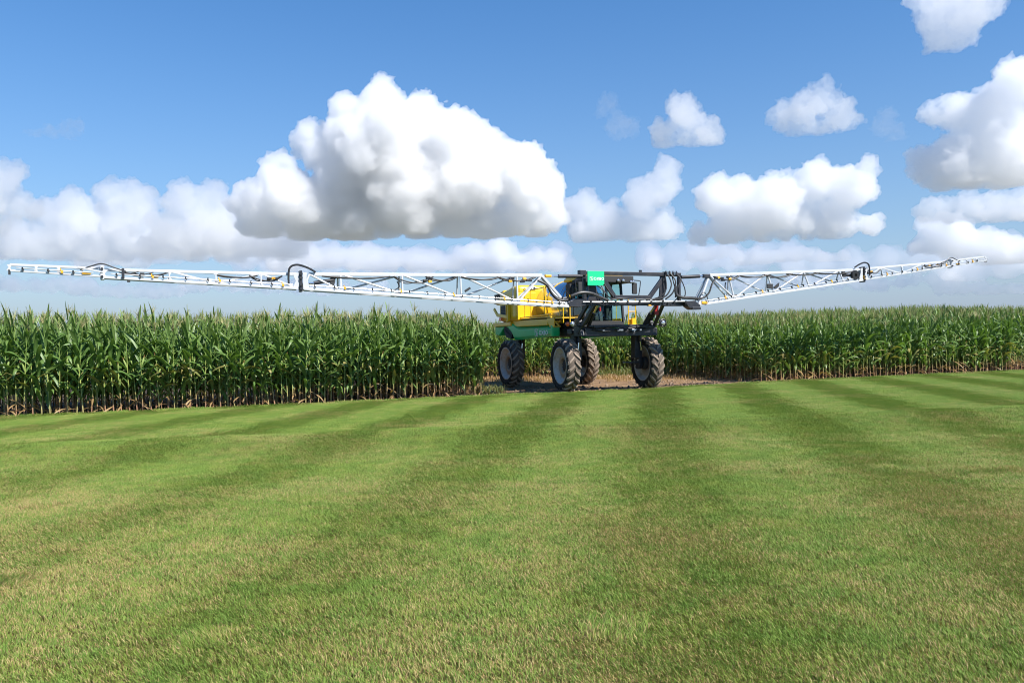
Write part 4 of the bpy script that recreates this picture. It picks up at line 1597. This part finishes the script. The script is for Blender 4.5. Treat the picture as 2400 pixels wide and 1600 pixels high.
for (w, s, x, zt, zb, sl_) in ((lw, -1, -14.47, 3.50, 3.32, -0.03), (rw_, 1, 13.76, 4.30, 4.12, 0.10)):
    m = MB()
    m.box((x - 0.04, FY - 0.04, zb - 0.07), (x + 0.04, FY + 0.14, zt + 0.07))
    m.build('fold_hinge', K_WHITE, w, bevel=0.01)
    m = MB()
    for z in (zb, zt):
        m.tube((x, FY - 0.07, z), (x, FY + 0.18, z), 0.03, 10)
    m.build('hinge_pin', K_BLACK, w)
    hose(w, [(x + s * 0.45, FY - 0.02, zt - 0.04 + s * sl_ * 0.4), (x + s * 0.22, FY - 0.02, zt + 0.06), (x, FY, zt + 0.12), (x - s * 0.25, FY, zt + 0.05 - s * sl_ * 0.4), (x - s * 0.5, FY + 0.02, zt - 0.03 - s * sl_ * 0.5)], 0.016)
    MB().bar((x + s * 0.50, FY - 0.04, zt + 0.03 + (0.05 if s > 0 else 0.0)), (x - s * 0.02, FY - 0.04, zb + 0.10), 0.03, 0.035).build('lock_strut', K_WHITE, w, bevel=0.004)
    MB().box((x + s * 0.32 - 0.09, FY - 0.05, zb + 0.05), (x + s * 0.32 + 0.09, FY - 0.0, zb + 0.10)).build('actuator', K_CLAMP, w, bevel=0.008)
    rv = random.Random(3 if s > 0 else 4)
    for k in range(3):
        xx = x - s * (0.55 + 0.32 * k)
        zz = at_chord(LB2 if s < 0 else RB2, xx) + 0.11
        hose(w, [(xx - 0.2, FY, zz + 0.03), (xx - 0.05, FY - 0.03, zz - 0.01), (xx + 0.12, FY - 0.02, zz + 0.02), (xx + 0.22, FY, zz + 0.05)], 0.013)
# hoses under the top chords
for (w, ch, segs) in ((lw, LT1, [(-9.4, -7.6, 0.05), (-7.5, -6.4, 0.16), (-6.6, -5.7, 0.10), (-5.6, -4.4, 0.07), (-4.5, -3.3, 0.10)]),
                      (lw, LT2, [(-14.0, -13.1, 0.07), (-12.0, -11.0, 0.05), (-11.2, -10.4, 0.12)]),
                      (rw_, RT1, [(3.0, 4.0, 0.12), (4.0, 5.2, 0.06), (5.0, 6.2, 0.09), (6.0, 7.4, 0.05), (7.2, 9.0, 0.05)]),
                      (rw_, RT2, [(9.6, 10.2, 0.12), (12.4, 13.4, 0.10)])):
    for (a_, b_, sag) in segs:
        for q in range(2):
            yy = FY + 0.04 + 0.07 * q
            hose(w, [(a_, yy, at_chord(ch, a_) - 0.05), (a_ * 0.7 + b_ * 0.3, yy, at_chord(ch, a_ * 0.7 + b_ * 0.3) - 0.05 - sag * (0.8 + 0.3 * q)),
                     (a_ * 0.3 + b_ * 0.7, yy, at_chord(ch, a_ * 0.3 + b_ * 0.7) - 0.06 - sag * (1.0 - 0.4 * q)), (b_, yy, at_chord(ch, b_) - 0.05)], 0.020 - 0.004 * q)
# valve groups
rv = random.Random(8)
for (w, ch, x) in ((lw, LT1, -3.95), (lw, LT1, -3.55), (lw, LT1, -6.45), (lw, LT2, -10.55), (lw, LT2, -13.5), (rw_, RT1, 3.2), (rw_, RT1, 3.45), (rw_, RT2, 9.75), (rw_, RT2, 12.7), (rw_, RT2, 13.2)):
    z = at_chord(ch, x) - 0.14
    for k in range(4):
        dx, dz_ = rv.uniform(-0.2, 0.2), rv.uniform(-0.06, 0.06)
        MB().box((x + dx - 0.05, FY - 0.0, z + dz_ - 0.03), (x + dx + 0.05, FY + 0.08, z + dz_ + 0.035)).build('valve', (K_RUBBER, K_BLACK, K_CLAMP, K_RUBBER)[k], w, bevel=0.01)
# inner hoses of the wings
hose(lw, [(-3.25, FY + 0.05, 3.38), (-3.0, FY, 3.25), (-2.85, FY - 0.04, 3.0), (-2.68, FY - 0.05, 2.84), (-2.45, FY - 0.05, 2.80), (-2.25, FY, 2.84)], 0.035)
hose(lw, [(-3.2, FY + 0.09, 3.40), (-2.95, FY + 0.04, 3.22), (-2.80, FY, 2.98), (-2.60, FY, 2.86), (-2.35, FY, 2.88)], 0.030)
hose(lw, [(-2.55, FY - 0.05, 2.72), (-2.46, FY - 0.05, 2.98), (-2.38, FY - 0.05, 3.06), (-2.28, FY - 0.05, 2.9), (-2.26, FY - 0.05, 2.76)], 0.014)
hose(rw_, [(3.0, FY + 0.06, 3.46), (2.85, FY, 3.3), (2.72, FY - 0.02, 3.05), (2.5, FY - 0.04, 2.9), (2.2, FY, 2.85)], 0.030)
hose(rw_, [(2.25, FY - 0.05, 2.8), (2.38, FY - 0.06, 3.0), (2.52, FY - 0.06, 3.06), (2.62, FY - 0.06, 2.92), (2.66, FY - 0.06, 2.76)], 0.014)
hose(rw_, [(3.55, FY + 0.2, 3.4), (3.5, FY + 0.15, 3.2), (3.62, FY + 0.1, 3.0), (3.9, FY + 0.05, 3.0)], 0.018)
hose(lw, [(-7.4, FY + 0.1, 3.30), (-7.35, FY + 0.1, 3.15), (-7.6, FY + 0.1, 3.05), (-8.1, FY + 0.1, 3.08)], 0.016)
# small plates on the wings
MB().box((-15.06 + 1.0, FY - 0.08, 3.28), (-14.00, FY - 0.05, 3.52)).build('level_sensor', K_BLACK, lw, bevel=0.01)
MB().box((-13.95, FY - 0.02, 3.20), (-13.88, FY + 0.02, 3.28)).build('sensor_foot', K_DARK, lw)
MB().bar((-5.52, FY - 0.04, 3.04), (-5.36, FY - 0.04, 3.14), 0.05, 0.06).build('flood_lamp', K_DARK, lw, bevel=0.01)
m = MB().box((5.05, FY - 0.05, 3.20), (5.28, FY - 0.02, 3.36)).prism([(5.30, 3.24), (5.55, 3.40), (5.52, 3.28), (5.40, 3.20)], 1, FY - 0.06, FY + 0.0)
m.build('flood_lamp', K_DARK, rw_, bevel=0.006)
MB().box((-16.34, FY - 0.03, 3.34), (-16.30, FY + 0.03, 3.45)).build('tip_guard', K_DARK, lw)
MB().sweep([(15.55, FY, 4.35), (15.62, FY, 4.29), (15.70, FY, 4.33), (15.72, FY, 4.42)], 0.012, 6, 4).build('tip_guard', K_DARK, rw_)
MB().box((2.42, FY - 0.07, 2.70), (2.62, FY - 0.02, 2.78)).build('bracket', K_CLAMP, rw_, bevel=0.008)

# tilt cylinders between centre frame and wings
for (pts, lug) in ((((-1.78, 3.52), (-2.56, 3.51), (-2.80, 3.51)), ((-2.80, 3.47), (-3.0, 3.55))), (((1.74, 3.54), (2.44, 3.58), (2.62, 3.59)), ((2.58, 3.53), (2.84, 3.65)))):
    c = MB().tube(sx(pts[0], -1.66), sx(pts[1], -1.66), 0.055, 14).build('tilt_cylinder', K_BLACK, SPR, True)
    MB().tube(sx(pts[1], -1.66), sx(pts[2], -1.66), 0.024, 10).build('piston_rod', K_CHROME, c, True)
    a_, b_ = lug
    lx0, lx1 = min(a_[0], b_[0]), max(a_[0], b_[0])
    MB().box((lx0, -1.71, a_[1]), (lx1, -1.61, b_[1])).build('cylinder_lug', K_CLAMP if lx0 < 0 else K_BLACK, c, bevel=0.02)


# ------------------------------------------------------------------ clouds: bodies of droplets kilometres away
_b = bmesh.new()
bmesh.ops.create_icosphere(_b, subdivisions=2, radius=1)
ICO_V = np.array([v.co for v in _b.verts])
ICO_F = np.array([[v.index for v in f.verts] for f in _b.faces])
_b.free()


def sky_point(az, el, dist):
    a, e = R(az), R(el)
    return Vector((math.sin(a) * math.cos(e), math.cos(a) * math.cos(e), math.sin(e))) * dist


def cloud_material(name, dens):
    mat = bpy.data.materials.new(name)
    mat.use_nodes = True
    t = mat.node_tree
    t.nodes.clear()
    o = t.nodes.new('ShaderNodeOutputMaterial')
    v = t.nodes.new('ShaderNodeVolumeScatter')
    v.inputs['Color'].default_value = (0.872, 0.875, 0.886, 1)
    v.inputs['Density'].default_value = dens * 2.0
    v.inputs['Anisotropy'].default_value = 0.6
    t.links.new(v.outputs[0], o.inputs['Volume'])
    return mat


def cloud(label, lobes, base, dist, dens, seed, levels=((14, 0.22, 0.55), (6, 0.2, 0.5)), rough=0.27, flat=0.18, vox=0.065, flatten=1.0, shreds=0.3):
    """lobes: (azimuth, elevation, half width, half height) in degrees; base: elevation of the flat bottom"""
    rnd = random.Random(seed)
    u = dist * math.pi / 180.0                     # metres for one degree
    first = []
    for (az, el, rx, ry) in lobes:
        n = max(1, round(rx / ry))
        for i in range(n):
            a = az + ((i + 0.5) / n * 2 - 1) * max(0.0, rx - ry * 0.8) if n > 1 else az
            c = sky_point(a, el + (rnd.uniform(-0.12, 0.12) * ry if n > 1 else 0), dist)
            c.y += rnd.uniform(-0.4, 0.4) * ry * u
            first.append((c, ry * u * rnd.uniform(0.85, 1.05)))
    zb = math.sin(R(base)) * dist
    cur, out = first, list(first)
    for (n, f0, f1) in levels:
        nx = []
        for c, r in cur:
            for _ in range(n):
                d = Vector((rnd.gauss(0, 1), rnd.gauss(0, 1) * 0.7 - 0.3, rnd.gauss(0, 1) + 0.35)).normalized()
                q = r * rnd.uniform(f0, f1)
                p = c + d * (r * rnd.uniform(0.75, 0.98))
                if p.z > zb - 0.3 * q:
                    nx.append((p, q))
        out += nx
        cur = nx
    for c, r in list(cur):                         # torn shreds that float off the rim
        if rnd.random() < shreds:
            d = Vector((rnd.gauss(0, 1), rnd.gauss(0, 1) * 0.5, rnd.gauss(0, 0.8))).normalized()
            q = r * rnd.uniform(0.3, 0.6)
            out.append((c + d * (r * rnd.uniform(1.1, 2.0)), q))
    k = len(ICO_V)
    C = np.array([tuple(c) for c, r in out])
    RR = np.array([r for c, r in out])
    V = (ICO_V[None] * RR[:, None, None] * np.array((1, 1.1, flatten)) + C[:, None]).reshape(-1, 3)
    F = (ICO_F[None] + (np.arange(len(out)) * k)[:, None, None]).reshape(-1, 3)
    me = bpy.data.meshes.new('cumulus_cloud')
    me.from_pydata(V.tolist(), [], F.tolist())
    ob = bpy.data.objects.new('cumulus_cloud', me)
    COL.objects.link(ob)

    def remesh(v):
        m = ob.modifiers.new('remesh', 'REMESH')
        m.mode = 'VOXEL'
        m.voxel_size = v * u
    remesh(vox)
    for (sc, st) in ((1.3, 1.0), (0.6, 0.95), (0.28, 1.05), (0.14, 0.75)):
        t = bpy.data.textures.new('billow', 'CLOUDS')
        t.noise_scale = sc * u
        t.noise_depth = 2
        d = ob.modifiers.new('billow', 'DISPLACE')
        d.texture = t
        d.strength = st * rough * 2 * u
        d.mid_level = 0.5
        d.texture_coords = 'GLOBAL'
    remesh(vox * 0.85)
    dg = bpy.context.evaluated_depsgraph_get()
    me2 = bpy.data.meshes.new_from_object(ob.evaluated_get(dg))
    ob.modifiers.clear()
    ob.data = me2
    bpy.data.meshes.remove(me)
    a = np.empty(len(me2.vertices) * 3)
    me2.vertices.foreach_get('co', a)
    a = a.reshape(-1, 3)
    lo = a[:, 2] < zb
    a[lo, 2] = zb - (zb - a[lo, 2]) * flat
    # pivot at the cloud's base
    piv = np.array((a[:, 0].mean(), a[:, 1].mean(), a[:, 2].min()))
    me2.vertices.foreach_set('co', (a - piv).ravel())
    me2.update()
    ob.location = piv
    me2.materials.clear()
    me2.materials.append(cloud_material('cloud droplets', dens))
    tag(ob, label, 'cloud', 'clouds in the summer sky')
    return ob


cloud('huge white cumulus tower, the biggest cloud, above the left boom wing', [(-8.60, 13.33, 3.83, 2.74), (-8.59, 16.69, 0.94, 1.07), (-6.24, 15.57, 1.25, 1.20), (-10.92, 14.93, 1.51, 1.42), (-3.83, 13.72, 2.46, 2.17), (-13.39, 13.57, 1.31, 1.29), (-1.74, 12.91, 2.05, 1.93), (0.50, 11.43, 1.75, 1.93), (-7.19, 10.19, 7.72, 2.63), (-10.99, 11.44, 2.61, 2.67), (-3.89, 10.62, 3.60, 2.71), (2.07, 10.23, 1.33, 2.11), (2.76, 8.60, 1.02, 1.33), (-15.29, 10.63, 1.85, 1.80), (-13.90, 9.39, 2.27, 1.76), (-16.99, 9.17, 1.49, 1.62), (-12.20, 8.55, 3.74, 1.47), (-1.53, 8.39, 3.92, 1.39), (-7.23, 8.05, 10.98, 1.08)], 7.26, 7800, 0.0105, 1, vox=0.078, rough=0.25)
cloud('low heap of cumulus with three small white knobs, far left above the boom tip', [(-28.26, 8.03, 2.80, 1.22), (-25.72, 9.35, 0.98, 0.98), (-24.11, 9.25, 1.15, 1.16), (-27.77, 9.41, 0.66, 0.59), (-25.87, 8.01, 3.66, 1.30), (-24.66, 6.91, 5.72, 1.15), (-30.12, 6.77, 2.48, 1.04), (-27.59, 6.22, 5.21, 0.80)], 5.45, 9500, 0.0045, 2, vox=0.09)
cloud('grey-white cumulus between the left heap and the great tower', [(-21.42, 9.29, 1.93, 1.35), (-19.70, 9.64, 0.85, 1.14), (-18.92, 7.99, 2.97, 1.60), (-21.32, 7.51, 2.88, 1.40), (-16.75, 7.05, 3.87, 1.27), (-19.49, 6.44, 5.36, 0.80)], 5.59, 8600, 0.0045, 4, vox=0.09)
cloud('cloud cut by the left edge of the picture', [(-31.62, 9.97, 1.00, 1.08), (-32.50, 9.28, 1.28, 1.42), (-30.76, 8.52, 1.33, 0.88), (-31.88, 7.32, 1.30, 0.87)], 6.82, 8000, 0.0045, 5, vox=0.09)
cloud('long white cumulus heap above the right boom wing', [(13.92, 9.29, 1.60, 1.29), (16.72, 8.69, 3.05, 1.62), (18.38, 9.42, 1.31, 1.20), (20.67, 9.93, 1.54, 1.41), (22.62, 9.35, 1.19, 1.45), (23.54, 10.56, 0.66, 0.72), (18.07, 7.48, 5.47, 1.26), (18.33, 6.84, 6.54, 0.69)], 6.23, 9000, 0.007, 3, vox=0.09)
cloud('slanting cumulus just right of the great tower, leaning to a round head', [(4.97, 8.97, 1.38, 1.20), (6.90, 8.47, 1.25, 1.08), (8.99, 9.26, 1.36, 1.31), (10.78, 11.10, 0.82, 0.89), (10.32, 9.92, 0.99, 1.07), (7.77, 7.70, 4.45, 1.14)], 6.74, 9500, 0.004, 6, vox=0.09)
cloud('small cone-shaped white cloud alone in the blue right of centre', [(12.02, 14.68, 1.33, 1.24), (10.69, 13.87, 1.34, 0.95), (13.29, 13.56, 1.43, 1.00), (12.28, 13.27, 2.74, 0.71)], 12.81, 3500, 0.009, 7, vox=0.075, rough=0.30)
cloud('small ragged cloud right of the cone-shaped one', [(19.15, 14.33, 1.68, 1.09), (21.03, 15.08, 1.11, 1.02), (21.93, 13.92, 1.25, 1.01), (20.07, 13.38, 2.00, 0.68)], 12.85, 3500, 0.007, 8, vox=0.075, rough=0.32)
cloud('bright cloud cut by the top edge of the picture at right', [(27.75, 18.91, 1.57, 1.39), (29.15, 18.77, 1.25, 1.43), (28.20, 17.63, 1.51, 0.96), (26.57, 19.96, 1.02, 0.98)], 16.76, 2600, 0.01, 9, vox=0.075, rough=0.32)
cloud('tall pile of cumulus cut by the right edge of the picture', [(28.58, 13.17, 1.54, 1.22), (30.63, 12.58, 2.16, 1.82), (32.20, 14.28, 1.13, 1.54), (27.28, 13.15, 0.77, 0.75), (31.48, 10.47, 2.87, 2.48), (28.53, 10.46, 2.22, 1.65), (26.99, 10.38, 0.91, 1.08), (29.44, 9.33, 3.45, 1.05)], 8.70, 6500, 0.008, 10, vox=0.075, rough=0.30)
cloud('grey cloud shelf under the tall pile at the right edge', [(28.01, 7.40, 2.24, 0.69), (30.76, 7.40, 2.91, 0.94), (32.51, 7.10, 1.94, 1.02)], 6.54, 8500, 0.0045, 11, vox=0.10, rough=0.26)
cloud('warm-tinted low cumulus right of the right boom tip', [(27.75, 6.24, 1.78, 0.91), (29.60, 5.31, 2.29, 0.89), (26.54, 5.40, 1.21, 0.59), (31.38, 4.67, 2.42, 0.88)], 4.06, 13000, 0.005, 12, vox=0.13, rough=0.24)
cloud('cream-coloured band of low cloud under the great tower', [(-12.25, 6.00, 3.74, 0.83), (-8.16, 5.70, 3.55, 0.78), (-14.54, 5.64, 2.54, 0.76), (-5.19, 5.47, 2.39, 0.66)], 4.70, 14000, 0.0042, 13, vox=0.13, rough=0.24)
cloud('low cumulus with cream towers beside the sprayer, left of its name board', [(-2.78, 6.03, 1.20, 0.72), (-0.81, 6.21, 1.27, 0.97), (1.29, 5.51, 1.33, 0.72), (3.09, 5.53, 0.84, 0.84), (0.22, 5.11, 3.62, 0.42)], 4.58, 14000, 0.0055, 14, vox=0.13, rough=0.24)
cloud('thin cream cloud low above the left boom hinge', [(-25.91, 5.79, 1.22, 0.60), (-24.43, 5.50, 1.40, 0.49), (-26.89, 5.28, 1.20, 0.43)], 4.88, 13000, 0.0048, 15, vox=0.13, rough=0.24)
cloud('broad pale veil of cloud behind the left heap', [(-28.99, 6.43, 5.07, 1.06), (-21.61, 6.25, 6.25, 1.01), (-16.20, 6.77, 4.45, 1.16)], 4.85, 15000, 0.0018, 25, vox=0.22, rough=0.30, levels=((8, 0.3, 0.6),))
cloud('broad pale veil of cloud low behind the great tower', [(-12.26, 5.65, 7.49, 1.00), (-2.79, 5.59, 7.83, 1.03)], 4.15, 16000, 0.0018, 26, vox=0.22, rough=0.30, levels=((8, 0.3, 0.6),))
cloud('broad pale veil of cloud low at right', [(14.13, 5.39, 6.25, 1.00), (23.55, 4.64, 6.10, 0.94), (30.26, 4.23, 4.06, 1.15)], 3.15, 16000, 0.0017, 27, vox=0.22, rough=0.30, levels=((8, 0.3, 0.6),))
cloud('flat pale cloud strip low over the corn at far left', [(-29.49, 3.93, 3.20, 0.53), (-24.71, 3.64, 3.73, 0.49)], 3.19, 16000, 0.0026, 16, vox=0.13, rough=0.24)
cloud('flat pale cloud strip under the long white heap at right', [(13.85, 5.61, 2.28, 0.53), (17.75, 5.28, 3.02, 0.52), (20.97, 4.94, 1.58, 0.39)], 4.78, 13000, 0.004, 17, vox=0.13, rough=0.24)
cloud('tiny pale cloud puff above the centre frame of the boom', [(9.79, 5.39, 0.53, 0.65), (9.78, 4.92, 0.76, 0.30)], 4.62, 14000, 0.0045, 18, vox=0.13, rough=0.24)
cloud('faint wisp of cloud high at left', [(-29.10, 12.88, 1.01, 0.32), (-27.82, 13.21, 0.71, 0.43), (-30.01, 12.86, 0.54, 0.23)], 12.64, 4000, 0.002, 19, vox=0.09, rough=0.5, shreds=0.5)
cloud('faint wisp of cloud left of the cone-shaped cloud', [(6.90, 15.76, 0.42, 0.54), (7.61, 14.47, 0.53, 0.78), (8.34, 14.01, 0.53, 0.60)], 13.20, 3800, 0.0014, 20, vox=0.09, rough=0.5, shreds=0.5)
cloud('faint wisp right of the small ragged cloud', [(24.59, 13.14, 0.85, 0.66), (25.20, 12.54, 0.64, 0.55)], 12.01, 3800, 0.0012, 21, vox=0.09, rough=0.5, shreds=0.5)
cloud('pale low cloud streak over the corn at right', [(24.79, 3.26, 3.98, 0.49), (29.55, 2.60, 2.74, 0.42)], 2.28, 16000, 0.0026, 22, vox=0.13, rough=0.24)
cloud('pale low cloud streak over the corn behind the left wing', [(-17.91, 4.04, 4.37, 0.52), (-11.71, 3.83, 3.76, 0.47)], 3.32, 16000, 0.0026, 23, vox=0.13, rough=0.24)
cloud('pale low cloud streak behind the right boom wing', [(14.10, 3.79, 3.13, 0.47), (18.27, 3.43, 3.27, 0.52)], 2.93, 16000, 0.0026, 24, vox=0.13, rough=0.24)
